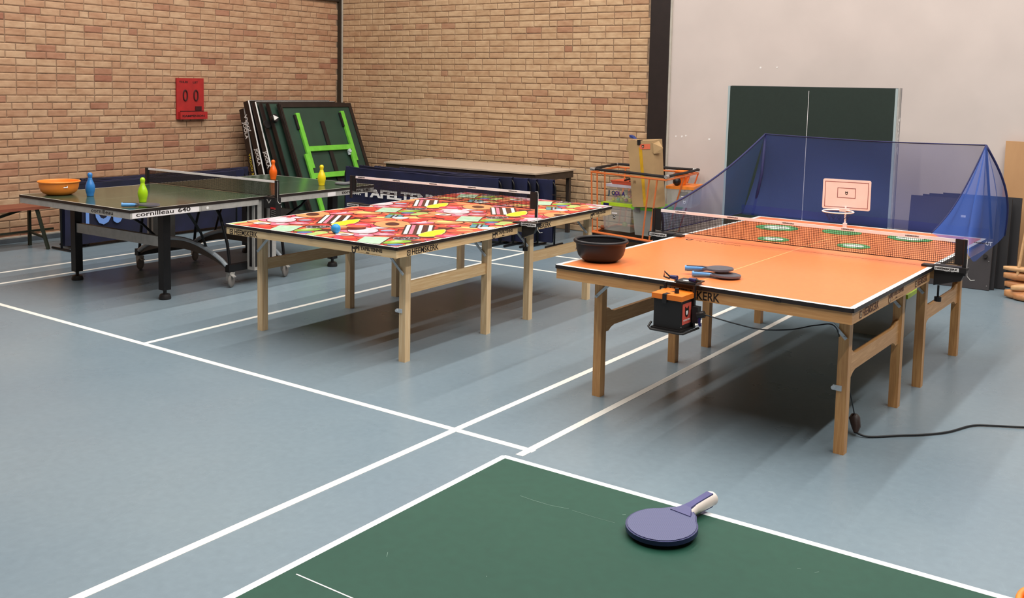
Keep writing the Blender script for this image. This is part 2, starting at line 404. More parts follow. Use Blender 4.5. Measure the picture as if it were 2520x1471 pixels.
# ------------------------------------------------------------------ table tennis tables
def wooden_table(label, c0, th, W, L, Z, m_top, m_leg, m_rail, m_apr, legs, flare, logos):
    v = Vector((math.sin(th), math.cos(th), 0)); u = Vector((-math.cos(th), math.sin(th), 0))
    c = Vector((*c0, 0))+u*W/2+v*L/2
    t = thing('table_tennis_table', label, 'table', c, -th)
    az = .055 if flare else .048; zt = Z-.02
    for s in (-1, 1):
        y0, y1 = (-L/2, -.003) if s < 0 else (.003, L/2)
        b = MB(); b.box(-W/2, W/2, y0, y1, zt, Z, mi=1)
        bmesh.ops.bevel(b.bm, geom=[e for e in b.bm.edges if abs(e.verts[0].co.z-e.verts[1].co.z) > .01], offset=.008, segments=3, affect='EDGES')
        b.bm.normal_update()
        for f in b.bm.faces: f.material_index = 0 if f.normal.z > .5 else 1
        b.build('tabletop', [m_top, m_edge], t)
        a0, a1 = (y0+.008, -.045) if s < 0 else (.045, y1-.008)
        b = MB(); X = W/2-.008; g = .02
        b.box(-X, X, a0, a0+g, zt-az, zt-.0005, mi=0); b.box(-X, X, a1-g, a1, zt-az, zt-.0005, mi=0)
        b.box(-X, -X+g, a0+g, a1-g, zt-az, zt-.0005, mi=1); b.box(X-g, X, a0+g, a1-g, zt-az, zt-.0005, mi=1)
        b.build('apron', [m_apr, m_rail], t, bevel=.0015)
    for side in (-1, 1):
        x = side*(W/2-.12)
        for k, (ya, yb) in enumerate(legs(L)):
            for y in (ya, yb):
                part('leg', m_leg, t, lambda b: b.box(x-.025, x+.025, y-.025, y+.025, 0, zt-.001), bevel=.006)
                # folding stay
                def stay(b):
                    d = -side; yy = y-.034
                    b.bar((x-d*.014, yy, zt-.185), (x+d*.15, yy, zt-.028), .016, .005, up=(0, 1, 0))
                    b.tube([(x-d*.006, yy-.006, zt-.177), (x-d*.006, yy+.008, zt-.177)], .005, 8)
                part('folding_stay', m_zinc, t, stay)
            y0, y1 = ya+.025, yb-.025
            zc = .425; h = .04
            def rail(b):
                T = Matrix(((0, 0, 1, x), (1, 0, 0, 0), (0, 1, 0, 0), (0, 0, 0, 1)))   # (a,b,c)->(x+c, a, b)
                if flare:
                    pts = [(y0, zc-.066), (y0+.05, zc-.066), (y0+.075, zc-.05), (y0+.11, zc-.04), (y1-.11, zc-.04), (y1-.075, zc-.05), (y1-.05, zc-.066), (y1, zc-.066),
                           (y1, zc+.066), (y1-.05, zc+.066), (y1-.075, zc+.05), (y1-.11, zc+.04), (y0+.11, zc+.04), (y0+.075, zc+.05), (y0+.05, zc+.066), (y0, zc+.066)]
                else: pts = [(y0, zc+.0), (y1, zc+.0), (y1, zc+.075), (y0, zc+.075)]
                b.plate(pts, -.011, .011, T=T)
            part('stretcher', m_rail, t, rail, bevel=.002)
        y = legs(L)[0][0]
    x = W/2-.12; y = legs(L)[0][0]
    part('leg_catch', m_zinc, t, lambda b: (b.box(x-.04, x+.002, y-.032, y-.0252, .31, .335), b.tube([(x-.036, y-.04, .3225), (x-.036, y-.02, .3225)], .010, 10)), bevel=.002)
    for k in range(3 if flare else 2):
        xx = -W/2+W*(k+1)/4+.03
        part('edge_clip', m_black, t, lambda b: b.box(xx, xx+.035, -L/2-.002, -L/2+.003, zt-.001, zt+.015))
    logos(t, W, L, Z, zt)
    return t
def maker_mark(t, p, xd, size, mat, full='HEEMSKERK', width=None, badge=True):
    """slab letters with a square badge in front"""
    xd = Vector(xd); p = Vector(p)
    if badge:
        zd = xd.cross(Vector((0, 0, 1)))
        b = MB(); s = size*.95
        def P(x, z, o=.0006): return p+xd*x+Vector((0, 0, z))+zd*(-0)+zd*o
        b.poly([P(-s*1.35, -s*.12), P(-s*.35, -s*.12), P(-s*.35, s*.88), P(-s*1.35, s*.88)], 0)
        b.poly([P(-s*1.2+s*.35*(1+math.cos(a)), s*.38+s*.35*math.sin(a), .0010) for a in [2*math.pi*k/12 for k in range(12)]], 1)
        b.poly([P(-s*1.05, s*.25, .0013), P(-s*.65, s*.25, .0013), P(-s*.65, s*.55, .0013), P(-s*1.05, s*.55, .0013)], 0)
        b.build('badge', [mat, m_woodx], t)
    text(full, size*1.45, p-Vector((0, 0, size*.06)), xd, (0, 0, 1), mat, t, width=width, bold=.0009)
def shop_mark(t, p, xd, size, mat):
    xd = Vector(xd); p = Vector(p)
    emblem(size*1.35, p+Vector((0, 0, size*.1))-xd*size*.55, xd, (0, 0, 1), mat, m_woodx, t)
    text('MJ TAFELTENNIS', size*.9, p+Vector((0, 0, size*.25)), xd, (0, 0, 1), mat, t, width=size*6.6, bold=.0008)
    text('EVENTS', size*.22, p+xd*size*2.6-Vector((0, 0, size*.25)), xd, (0, 0, 1), mat, t, bold=.0003)
    part('rule', mat, t, lambda b: [b.poly([p+xd*a-Vector((0, 0, size*.3))+Vector((0, 0, h))+xd.cross(Vector((0, 0, 1)))*.0006 for a, h in ((u0, 0), (u1, 0), (u1, .001), (u0, .001))]) for u0, u1 in ((size*.1, size*6.4),)])

# --- candy table
CW, CL, CZ = 1.52, 2.72, .758
m_candybase = top_mat('candy_print_ground', (196, 66, 56), (150, 44, 40), CW, CL, .3, border=.014, centre=-1, scale=9)
def candy_logos(t, W, L, Z, zt):
    f = -L/2+.0075; rr_ = W/2-.0075
    maker_mark(t, (-W/2+.085, f, zt-.042), (1, 0, 0), .034, m_ink, width=.225)
    shop_mark(t, (W/2-.33, f, zt-.033), (1, 0, 0), .032, m_ink)
    maker_mark(t, (rr_, -L/2+.15, zt-.040), (0, 1, 0), .034, m_ink, width=.26)
    shop_mark(t, (rr_, -.32, zt-.033), (0, 1, 0), .032, m_ink)
    maker_mark(t, (rr_, .14, zt-.040), (0, 1, 0), .034, m_ink, width=.26)
    shop_mark(t, (rr_, L/2-.32, zt-.033), (0, 1, 0), .032, m_ink)
cl = lambda L: ((-L/2+.225, -L/2+1.10), (L/2-1.08, L/2-.20))
candy = wooden_table('pale wooden table tennis table printed all over with colourful candy', (-3.832, 4.335), -.019, CW, CL, CZ, m_candybase, m_woodl, m_woodh, m_woodx, cl, False, candy_logos)
# printed sweets: one flat part, polygons clipped to the board
PAL = {'red': (206, 50, 50), 'coral': (228, 88, 66), 'peach': (244, 158, 104), 'pink': (232, 124, 150), 'hot': (206, 56, 90), 'rose': (246, 204, 214), 'white': (252, 246, 242),
       'yellow': (252, 222, 44), 'cream': (250, 224, 130), 'green': (132, 180, 58), 'lgreen': (180, 208, 120), 'mint': (182, 220, 190), 'blue': (74, 124, 190), 'lblue': (160, 178, 206), 'black': (44, 34, 30), 'brown': (78, 28, 26), 'teal': (84, 150, 164)}
pk = list(PAL); pm = [M('candy_'+k, v, .3, var=.07, scale=25) for k, v in PAL.items()]
def clip(poly, x0, x1, y0, y1):
    for ax, lim, sg in ((0, x0, 1), (0, x1, -1), (1, y0, 1), (1, y1, -1)):
        out = []
        for i in range(len(poly)):
            p, q = poly[i-1], poly[i]; a, c = sg*(p[ax]-lim), sg*(q[ax]-lim)
            if (a >= 0) != (c >= 0):
                t = a/(a-c); out.append((p[0]+(q[0]-p[0])*t, p[1]+(q[1]-p[1])*t))
            if c >= 0: out.append(q)
        poly = out
        if len(poly) < 3: return []
    return poly
pb = MB(); lay = [0]
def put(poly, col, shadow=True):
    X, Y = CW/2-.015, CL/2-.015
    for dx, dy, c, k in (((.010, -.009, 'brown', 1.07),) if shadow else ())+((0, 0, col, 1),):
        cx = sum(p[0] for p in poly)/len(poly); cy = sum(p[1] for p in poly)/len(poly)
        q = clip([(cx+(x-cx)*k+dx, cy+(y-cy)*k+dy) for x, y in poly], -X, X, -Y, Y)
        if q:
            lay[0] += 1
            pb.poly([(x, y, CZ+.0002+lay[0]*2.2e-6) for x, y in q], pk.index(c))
def ell(x, y, a, b_, rot=0, n=18, pw=1):
    o = []
    for k in range(n):
        t = 2*math.pi*k/n; cx, sy = math.cos(t), math.sin(t)
        u_, v_ = a*math.copysign(abs(cx)**pw, cx), b_*math.copysign(abs(sy)**pw, sy)
        o.append((x+u_*math.cos(rot)-v_*math.sin(rot), y+u_*math.sin(rot)+v_*math.cos(rot)))
    return o
def rect(x, y, a, b_, rot): return [(x+u_*math.cos(rot)-v_*math.sin(rot), y+u_*math.sin(rot)+v_*math.cos(rot)) for u_, v_ in ((-a, -b_), (a, -b_), (a, b_), (-a, b_))]
rc = random.Random(11)
tile = []
for i in range(5):
    for j in range(8):
        x = -.70+(i+.5)/5*.76+rc.uniform(-.04, .04); y = -1.36+(j+.5)/8*1.18+rc.uniform(-.04, .04)
        tile.append(('e', x, y, rc.uniform(.09, .13), rc.uniform(.06, .10), rc.uniform(0, 3.1), rc.choice(['red', 'red', 'coral', 'coral', 'red', 'hot', 'pink', 'peach', 'red', 'coral', 'red', 'brown'])))
for i in range(16):
    tile.append(('e', -.70+rc.uniform(0, .76), -1.36+rc.uniform(0, 1.18), rc.uniform(.04, .075), rc.uniform(.03, .05), rc.uniform(0, 3.1), rc.choice(['red', 'coral', 'pink', 'peach', 'cream', 'hot', 'lblue', 'black', 'rose', 'coral', 'red'])))
# the sweets one can single out, in table coordinates
tile += [('e', -.617, -.981, .128, .10, -.75, 'rose'), ('r', -.667, -.628, .17, .125, 2.3, 'peach'), ('o', -.588, -1.186, .062, .045, .3, 'white'), ('e', -.49, -.88, .048, .034, .8, 'lblue'),
         ('r', -.42, -.93, .048, .032, .4, 'hot'), ('e', -.40, -1.02, .07, .05, .6, 'pink'), ('k', -.19, -1.05, .085, .058, .9, 'black'), ('s', -.37, -.71, .21, .095, 2.2, 'white'),
         ('y', -.195, -.765, .18, .088, 1.85, 'yellow'), ('e', .13, -.977, .165, .115, -.75, 'rose'), ('k', .152, -1.199, .085, .06, .3, 'brown'), ('e', -.14, -1.2, .10, .055, 1.2, 'green'),
         ('e', .034, -1.264, .10, .06, 1.4, 'lgreen'), ('e', -.08, -1.285, .05, .03, .8, 'blue'), ('m', -.30, -1.245, .13, .08, 2.05, 'mint'), ('e', -.46, -.30, .13, .10, .4, 'peach'),
         ('b', -.17, -.285, .11, .06, 2.1, 'teal'), ('e', -.065, -.35, .06, .05, .9, 'white'), ('g', -.25, -.13, .11, .065, 2.1, 'green'), ('e', -.10, -.55, .13, .10, 1.0, 'coral'), ('e', -.03, -.80, .10, .08, .5, 'hot'), ('e', -.55, -.45, .09, .05, 1.0, 'pink')]
for ty in range(3):
    for tx in range(-1, 4):
        ox = tx*.765-.12*ty; oy = ty*1.18
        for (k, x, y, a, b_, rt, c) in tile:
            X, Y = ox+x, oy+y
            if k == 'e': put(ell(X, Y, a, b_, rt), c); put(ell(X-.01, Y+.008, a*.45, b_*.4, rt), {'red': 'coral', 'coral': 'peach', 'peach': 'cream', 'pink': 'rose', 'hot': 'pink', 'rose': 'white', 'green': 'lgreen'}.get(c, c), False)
            elif k in 'mgb':
                put(rect(X, Y, a, b_, rt), c)
                if k == 'g': put(rect(X, Y, a, b_*.4, rt), 'lgreen', False)
                if k == 'b': put(rect(X, Y, a, b_*.35, rt), 'black', False); put(rect(X, Y, a, b_*.12, rt), 'lblue', False)
                if k == 'm': put(rect(X, Y, a*.9, b_*.9, rt), 'mint', False)
            elif k == 'k':
                put(ell(X, Y, a, b_, rt), 'lblue'); put(ell(X, Y, a*.93, b_*.9, rt), 'black', False)
                for q in range(16):
                    aa = rc.uniform(0, 6.28); d = rc.uniform(.2, .8); ux, uy = a*d*math.cos(aa), b_*d*math.sin(aa)
                    put(ell(X+ux*math.cos(rt)-uy*math.sin(rt), Y+ux*math.sin(rt)+uy*math.cos(rt), .006, .006, 0, 6), rc.choice(['lblue', 'white', 'brown']), False)
            elif k == 's':
                put(rect(X, Y, a, b_, rt), 'black')
                for q, cc in ((-.82, 'white'), (-.45, 'brown'), (-.12, 'white'), (.2, 'brown'), (.42, 'pink'), (.78, 'white')):
                    d = b_*q; put(rect(X-d*math.sin(rt), Y+d*math.cos(rt), a*.98, b_*.13, rt), cc, False)
            elif k == 'y':
                p = [(X+u_*math.cos(rt)-v_*math.sin(rt), Y+u_*math.sin(rt)+v_*math.cos(rt)) for u_, v_ in [(a*math.cos(t_), b_*math.sin(t_)*(.75-.25*math.cos(t_))) for t_ in [2*math.pi*q/18 for q in range(18)]]]
                put(p, 'cream'); cx = sum(q[0] for q in p)/18; cy = sum(q[1] for q in p)/18
                put([(cx+(q[0]-cx)*.9, cy+(q[1]-cy)*.9) for q in p], 'yellow', False)
            elif k in 'ro': put(ell(X, Y, a, b_, rt), c); put(ell(X, Y, a*.5, b_*.4, rt), 'brown', False)
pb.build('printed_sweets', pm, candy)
# --- orange table
OW, OL, OZ = 1.602, 2.78, .77
m_orange = top_mat('orange_tabletop', (246, 130, 70), (250, 140, 80), OW, OL, .3, border=.026, centre=.0026, linec=(255, 190, 120), scale=.8)
def orange_logos(t, W, L, Z, zt):
    f = -L/2+.0075; rr_ = W/2-.0075
    maker_mark(t, (-.115, f, zt-.045), (1, 0, 0), .040, m_ink, width=.27)
    maker_mark(t, (rr_, -L/2+.16, zt-.042), (0, 1, 0), .036, m_inkb, width=.24)
    shop_mark(t, (rr_, -L/2+.60, zt-.035), (0, 1, 0), .034, m_inkb)
    maker_mark(t, (rr_, -.30, zt-.042), (0, 1, 0), .034, m_inkb, width=.2)
    emblem(.05, (-W/2+.14, -.07, Z), (1, 0, 0), (0, 1, 0), m_ink, m_orange, t)
    text('MJ TAFELTENNIS', .03, (-W/2+.19, -.085, Z+.0002), (1, 0, 0), (0, 1, 0), m_ink, t, width=.30, ext=.0002)
ol = lambda L: ((-L/2+.29, -L/2+1.19), (L/2-1.11, L/2-.22))
orange = wooden_table('orange topped table tennis table on warm pine legs with ball robot on its end', (-1.186, 4.382), .033, OW, OL, OZ, m_orange, m_woodd, m_woodhd, m_woodxd, ol, True, orange_logos)

# --- net sets
def net_set(label, parent_t, W, Z, zb, zt, over, mark, cell=.0095, th=.0011, clamp='flat', dy=0, deep=True, sleeve=True):
    t = thing('table_tennis_net', label, 'net', parent_t.location, parent_t.rotation_euler.z)
    xp = W/2+over; y = dy
    b = MB(); x = -xp+.02
    while x < xp-.02:
        w_ = .0006*R.uniform(-1, 1); b.box(x-th/2+w_, x+th/2+w_, y-.0008, y+.0008, zb, zt-.012); x += cell
    z = zb
    while z < zt-.012:
        b.box(-xp+.02, xp-.02, y-.0008, y+.0008, z-th/2, z+th/2); z += cell
    b.box(-xp+.02, xp-.02, y-.0015, y+.0015, zb-.004, zb+.001)
    b.build('net_mesh', m_black, t)
    def tape(b):
        b.box(-xp+.02, xp-.02, y-.003, y+.003, zt-.018, zt)
    part('top_tape', m_tape, t, tape)
    if mark:
        k = 0
        for xx in [(-.8+.36*i) for i in range(6)]:
            text('HEEMSKERK', .011, (xx, y-.0032, zt-.012), (1, 0, 0), (0, 0, 1), m_ink, t, width=.075, bold=.0003)
    for s in (-1, 1):
        def post(b):
            b.tube([(s*xp, y, zb-.06), (s*xp, y, zt)], .011, 12)
            if sleeve:
                b.box(min(s*xp, s*(xp-.05)), max(s*xp, s*(xp-.05)), y-.004, y+.004, zb-.002, zt)
        part('net_post', m_black, t, post, bevel=0)
        if clamp == 'flat':
            def cl_(b):
                xi = W/2-.06; xa, xb = sorted((s*xi, s*(xp+.02)))
                b.box(xa, xb, y-.03, y+.03, Z+.001, Z+.012)
                xa, xb = sorted((s*(W/2+.004), s*(xp+.02))); b.box(xa, xb, y-.034, y+.034, Z-.012, Z+.016)
                # lower jaw and screw
                xc = s*(W/2+.02)
                b.hull8([Vector((s*(W/2+.006), y-.015, Z-.10)), Vector((s*(xp-.01), y-.015, Z-.06)), Vector((s*(xp-.01), y+.015, Z-.06)), Vector((s*(W/2+.006), y+.015, Z-.10)),
                         Vector((s*(W/2+.006), y-.015, Z-.012)), Vector((s*(xp+.01), y-.015, Z-.012)), Vector((s*(xp+.01), y+.015, Z-.012)), Vector((s*(W/2+.006), y+.015, Z-.012))])
            part('clamp', m_black, t, cl_, bevel=.002)
            if deep:
                part('clamp_screw', m_blackm, t, lambda b: (b.tube([(s*(W/2+.03), y, Z-.10), (s*(W/2+.03), y, Z-.165)], .006, 8), b.tube([(s*(W/2+.03), y, Z-.165), (s*(W/2+.03), y, Z-.19)], .019, 10)))
            xo = W/2+.012 if s > 0 else -xp-.012
            part('name_plate', m_white, t, lambda b: b.box(xo, xo+.125, y-.0352, y-.0342, Z-.008, Z+.012))
            text('HEEMSKERK', .015, (xo+.004, y-.0357, Z-.003), (1, 0, 0), (0, 0, 1), m_ink, t, width=.115, bold=.0005)
            text('CLIPPER', .010, (xo+.05, y-.0347, Z-.021 if False else Z-.0115), (1, 0, 0), (0, 0, 1), m_white, t, width=.05)
    # tension cord on the near post
    xq = xp+.004
    part('tension_cord', m_wire, t, lambda b: b.tube([(xp-.01, y, zt+.003), (xp+.012, y-.004, zt+.004), (xp+.017, y-.006, zt-.02), (xp+.018, y-.008, (zb+zt)/2), (xp+.016, y-.008, Z+.02), (xp+.02, y-.01, Z-.03), (xp+.04, y-.012, Z-.05), (xp+.06, y-.01, Z-.045)], .0018, 6))
    return t
net_set('raised black net with white tape across the candy printed table', candy, CW, CZ, .872, .990, .115, True, dy=0, cell=.011, th=.0026)
net_set('black net with white branded tape across the orange table', orange, OW, OZ, .80, .938, .155, True, dy=.0, cell=.0105, th=.0021)

# --- grey framed green table
GW, GL, GZ = 1.507, 2.655, .755
m_gtop = top_mat('olive_green_tabletop', (60, 82, 62), (66, 90, 68), GW, GL, .16, border=.013, centre=.002, line=(226, 224, 214), linec=(140, 156, 130), scale=.6, spec=.6)
th = -.009; u_ = Vector((-math.cos(th), math.sin(th), 0)); v_ = Vector((math.sin(th), math.cos(th), 0))
gt = thing('table_tennis_table', 'grey framed green table tennis table on casters holding four bowling pins', 'table', Vector((-6.413, 4.299, 0))+u_*GW/2+v_*GL/2, -th)
for s in (-1, 1):
    y0, y1 = (-GL/2, -.004) if s < 0 else (.004, GL/2)
    b = MB(); b.box(-GW/2, GW/2, y0, y1, GZ-.022, GZ, mi=1); b.bm.normal_update()
    for f in b.bm.faces: f.material_index = 0 if f.normal.z > .5 else 1
    b.build('tabletop', [m_gtop, m_edge], gt)
    a0, a1 = (y0+.004, -.10) if s < 0 else (.10, y1-.004)
    def apr(b):
        X = GW/2-.004; z0, z1 = GZ-.068, GZ-.0225
        b.box(-X, X, a0, a0+.02, z0, z1); b.box(-X, X, a1-.02, a1, z0, z1); b.box(-X, -X+.02, a0+.02, a1-.02, z0, z1); b.box(X-.02, X, a0+.02, a1-.02, z0, z1)
    part('apron', m_silver, gt, apr, bevel=.002)
    for sx in (-1, 1):
        x, y = sx*(GW/2-.155), s*(GL/2-.405)
        lg = part('leg', m_blackm, gt, lambda b: b.box(x-.033, x+.033, y-.033, y+.033, .075, GZ-.024), bevel=.006)
        part('levelling_foot', m_black, lg, lambda b: b.lathe([(0, 0), (.046, 0), (.048, .012), (.04, .038), (.026, .044), (.014, .046), (.014, .08), (0, .08)], 20, c=(x, y, 0)), smooth=True)
    y = s*(GL/2-.405)
    part('crossbar', m_silver, gt, lambda b: b.box(-GW/2+.19, GW/2-.19, y-.02, y+.02, .415, .495), bevel=.003)
# undercarriage: two arched panels, casters, side beams, struts
for s in (-1, 1):
    y = s*.30
    def arch(b):
        n = 20; X = .60
        top = [(-X+2*X*i/n, .17+.17*math.sin(math.pi*i/n)**.8) for i in range(n+1)]
        lo = [(x, z-.03-.05*math.sin(math.pi*i/n)) for i, (x, z) in enumerate(top)]
        for i in range(n):
            b.hull8([Vector((lo[i][0], y-.012, lo[i][1])), Vector((lo[i+1][0], y-.012, lo[i+1][1])), Vector((lo[i+1][0], y+.012, lo[i+1][1])), Vector((lo[i][0], y+.012, lo[i][1])),
                     Vector((top[i][0], y-.012, top[i][1])), Vector((top[i+1][0], y-.012, top[i+1][1])), Vector((top[i+1][0], y+.012, top[i+1][1])), Vector((top[i][0], y+.012, top[i][1]))])
    m_dk = m_trim
    ar = part('arched_panel', M('grey_brown_panel', (92, 82, 74), .5, .2), gt, arch)
    def tb(b):
        n = 20; X = .60
        b.tube([(-X+2*X*i/n, y-.016, .178+.17*math.sin(math.pi*i/n)**.8) for i in range(n+1)], .018, 8)
    part('arched_tube', m_zinc, ar, tb, smooth=True)
    for sx in (-1, 1):
        x = sx*.62
        ca = part('caster', m_silver, gt, lambda b: (b.tube([(x, y, .15), (x, y, .108)], .024, 10), b.hull8([Vector(p) for p in ((x-.03, y-.012, .05), (x+.012, y-.012, .05), (x+.012, y+.03, .05), (x-.03, y+.03, .05), (x-.028, y-.02, .125), (x+.028, y-.02, .125), (x+.028, y+.03, .125), (x-.028, y+.03, .125))]), b.bar((x+.02, y, .105), (x+.07, y-.01, .095), .03, .008)), bevel=.003)
        wh = part('wheel', m_rubber, ca, lambda b: b.lathe([(0, -.014), (.03, -.014), (.045, -.012), (.052, -.006), (.052, .006), (.045, .012), (.03, .014), (0, .014)], 24), smooth=True)
        wh.rotation_euler = (0, rad(90), rad(25)); wh.location = (x+.02, y-.004, .053)
        part('strut', m_blackm, gt, lambda b: b.tube([(x, y, .17), (x-sx*.03, y-s*.0, .36), (x-sx*.10, y+s*.02, .60), (x-sx*.16, y+s*.05, GZ-.03)], .013, 8), smooth=True)
        part('strut', m_blackm, gt, lambda b: b.tube([(x-sx*.30, y, .30), (x-sx*.22, y+s*.12, .45), (x-sx*.1, y+s*.30, .60), (x-sx*.06, y+s*.42, GZ-.03)], .011, 8), smooth=True)
for sx in (-1, 1):
    x = sx*.62
    part('side_beam', m_blackm, gt, lambda b: b.box(x-.025, x+.025, -.33, .33, .13, .19), bevel=.004)
    xo = sx*(GW/2-.02)
    for yy in (-.10, .06):
        cp = part('centre_post', m_silver, gt, lambda b: b.box(min(xo, xo-sx*.09), max(xo, xo-sx*.09), yy-.035, yy+.045, .13, GZ-.03), bevel=.003)
        part('slot', m_black, cp, lambda b: b.box(min(xo, xo+sx*.003), max(xo, xo+sx*.003), yy-.028, yy-.004, .16, GZ-.05))
        part('slot', m_black, cp, lambda b: b.box(min(xo-sx*.06, xo-sx*.03), max(xo-sx*.06, xo-sx*.03), yy-.038, yy-.035, .16, GZ-.05))
f = -GL/2+.0035; rx = GW/2-.0035
text('cornilleau', .044, (GW/2-.50, f, GZ-.055), (1, 0, 0), (0, 0, 1), m_ink, gt, width=.28, bold=.0004)
part('sticker', m_tape, gt, lambda b: b.box(rx, rx+.0006, -GL/2+.02, -GL/2+.62, GZ-.066, GZ-.025))
text('cornilleau', .046, (rx+.001, -GL/2+.05, GZ-.054), (0, 1, 0), (0, 0, 1), m_ink, gt, width=.33, bold=.0006)
text('640', .046, (rx+.001, -GL/2+.42, GZ-.054), (0, 1, 0), (0, 0, 1), m_ink, gt, width=.115, bold=.0008)
part('sticker', m_silver, gt, lambda b: b.box(rx+.0006, rx+.0012, -GL/2+.64, -GL/2+.76, GZ-.064, GZ-.027), label='pale sticker with a white dot')
dt = part('dot', m_white, gt, lambda b: b.lathe([(0, 0), (.012, 0), (.012, .001), (0, .001)], 12))
dt.rotation_euler = (0, rad(90), 0); dt.location = (rx+.0013, -GL/2+.70, GZ-.045)
part('sticker', m_tape, gt, lambda b: b.box(rx, rx+.0008, GL/2-.62, GL/2-.52, GZ-.064, GZ-.028), label='white sticker')
text('cornilleau 640', .04, (rx+.001, GL/2-.44, GZ-.054), (0, 1, 0), (0, 0, 1), m_ink, gt, width=.38, bold=.0006)
gn = net_set('fine black net with white tape across the grey framed green table', gt, GW, GZ, .762, .893, .13, False, cell=.0068, th=.0018, clamp='none', sleeve=False, dy=-.02)
gy = -.02
for s in (-1, 1):
    xa, xb = sorted((s*(GW/2+.005), s*(GW/2+.145)))
    part('post_block', m_black, gn, lambda b: (b.box(xa, xb, gy-.03, gy+.03, .66, .752), b.box(min(s*(GW/2+.115), s*(GW/2+.145)), max(s*(GW/2+.115), s*(GW/2+.145)), gy-.012, gy+.012, .75, .895)), bevel=.003)
x0 = GW/2+.005
text('V', .05, (x0+.03, gy-.0308, .70), (1, 0, 0), (0, 0, 1), m_silver, gn, name='emblem', width=.06)
part('red_band', m_red, gn, lambda b: b.box(x0+.08, x0+.14, gy-.031, gy-.030, .655, .67))
part('hatched_tag', m_black, gn, lambda b: b.box(x0+.08, x0+.14, gy-.028, gy+.028, .58, .66))
for k in range(4):
    part('stripe', m_white, gn, lambda b: b.bar((x0+.083, gy-.0288, .588+k*.016), (x0+.137, gy-.0288, .606+k*.016), .001, .003, up=(0, 1, 0)))

# --- foreground table
FX0, FY1 = -1.432, 2.048
FW, FL = 1.525, 2.74
m_ftop = top_mat('fg_green_tabletop', (24, 72, 58), (34, 80, 64), FL, FW, .55, border=.018, centre=-1, line=(246, 250, 252), scale=1.5, spec=.25)
ft = thing('table_tennis_table', 'plain green table tennis table in the foreground with a violet bat on it', 'table', (FX0+FL/2, FY1-FW/2, 0))
Z0 = .76
for s in (-1, 1):
    x0, x1 = (-FL/2, -.003) if s < 0 else (.003, FL/2)
    b = MB(); b.box(x0, x1, -FW/2, FW/2, Z0-.02, Z0, mi=1)
    bmesh.ops.bevel(b.bm, geom=[e for e in b.bm.edges if abs(e.verts[0].co.z-e.verts[1].co.z) > .01], offset=.006, segments=3, affect='EDGES'); b.bm.normal_update()
    for f in b.bm.faces: f.material_index = 0 if f.normal.z > .5 else 1
    b.build('tabletop', [m_ftop, m_edge], ft)
    def apr(b):
        a, c = (x0+.01, x1-.02) if s < 0 else (x0+.02, x1-.01)
        Y = FW/2-.01
        for q in ((a, c, -Y, -Y+.02), (a, c, Y-.02, Y), (a, a+.02, -Y+.02, Y-.02), (c-.02, c, -Y+.02, Y-.02)): b.box(*q, Z0-.07, Z0-.021)
    part('apron', m_blackm, ft, apr)
    for xx in (.25, 1.1):
        for yy in (-1, 1): part('leg', m_blackm, ft, lambda b: b.box(s*(FL/2-xx)-.02, s*(FL/2-xx)+.02, yy*(FW/2-.15)-.02, yy*(FW/2-.15)+.02, 0, Z0-.021), bevel=.003)
part('centre_line', m_white, ft, lambda b: [b.box(a, c, -.0016, .0016, Z0+.0001, Z0+.0004) for a, c in ((-FL/2+.042, FL/2-.042),)])
m_scr = M('scratch', (120, 152, 138), .6, var=.1)
def scratch(pts, w_=.0009):
    def f_(b):
        for p, q in zip(pts, pts[1:]): b.bar((p[0]-ft.location.x, p[1]-ft.location.y, Z0+.0002), (q[0]-ft.location.x, q[1]-ft.location.y, Z0+.0002), w_, .0002)
    part('scratch', m_scr, ft, f_)
scratch([(-1.25, 1.86), (-1.21, 1.857), (-1.165, 1.858), (-1.12, 1.868)]); scratch([(-1.11, 1.866), (-1.05, 1.865), (-1.0, 1.868)], .0006)
for i in range(16):
    x, y = R.uniform(-1.3, -.2), R.uniform(1.25, 1.95); a = R.uniform(0, 6.3); l = R.uniform(.004, .02)
    scratch([(x, y), (x+l*math.cos(a), y+l*math.sin(a))], R.uniform(.0006, .0016))

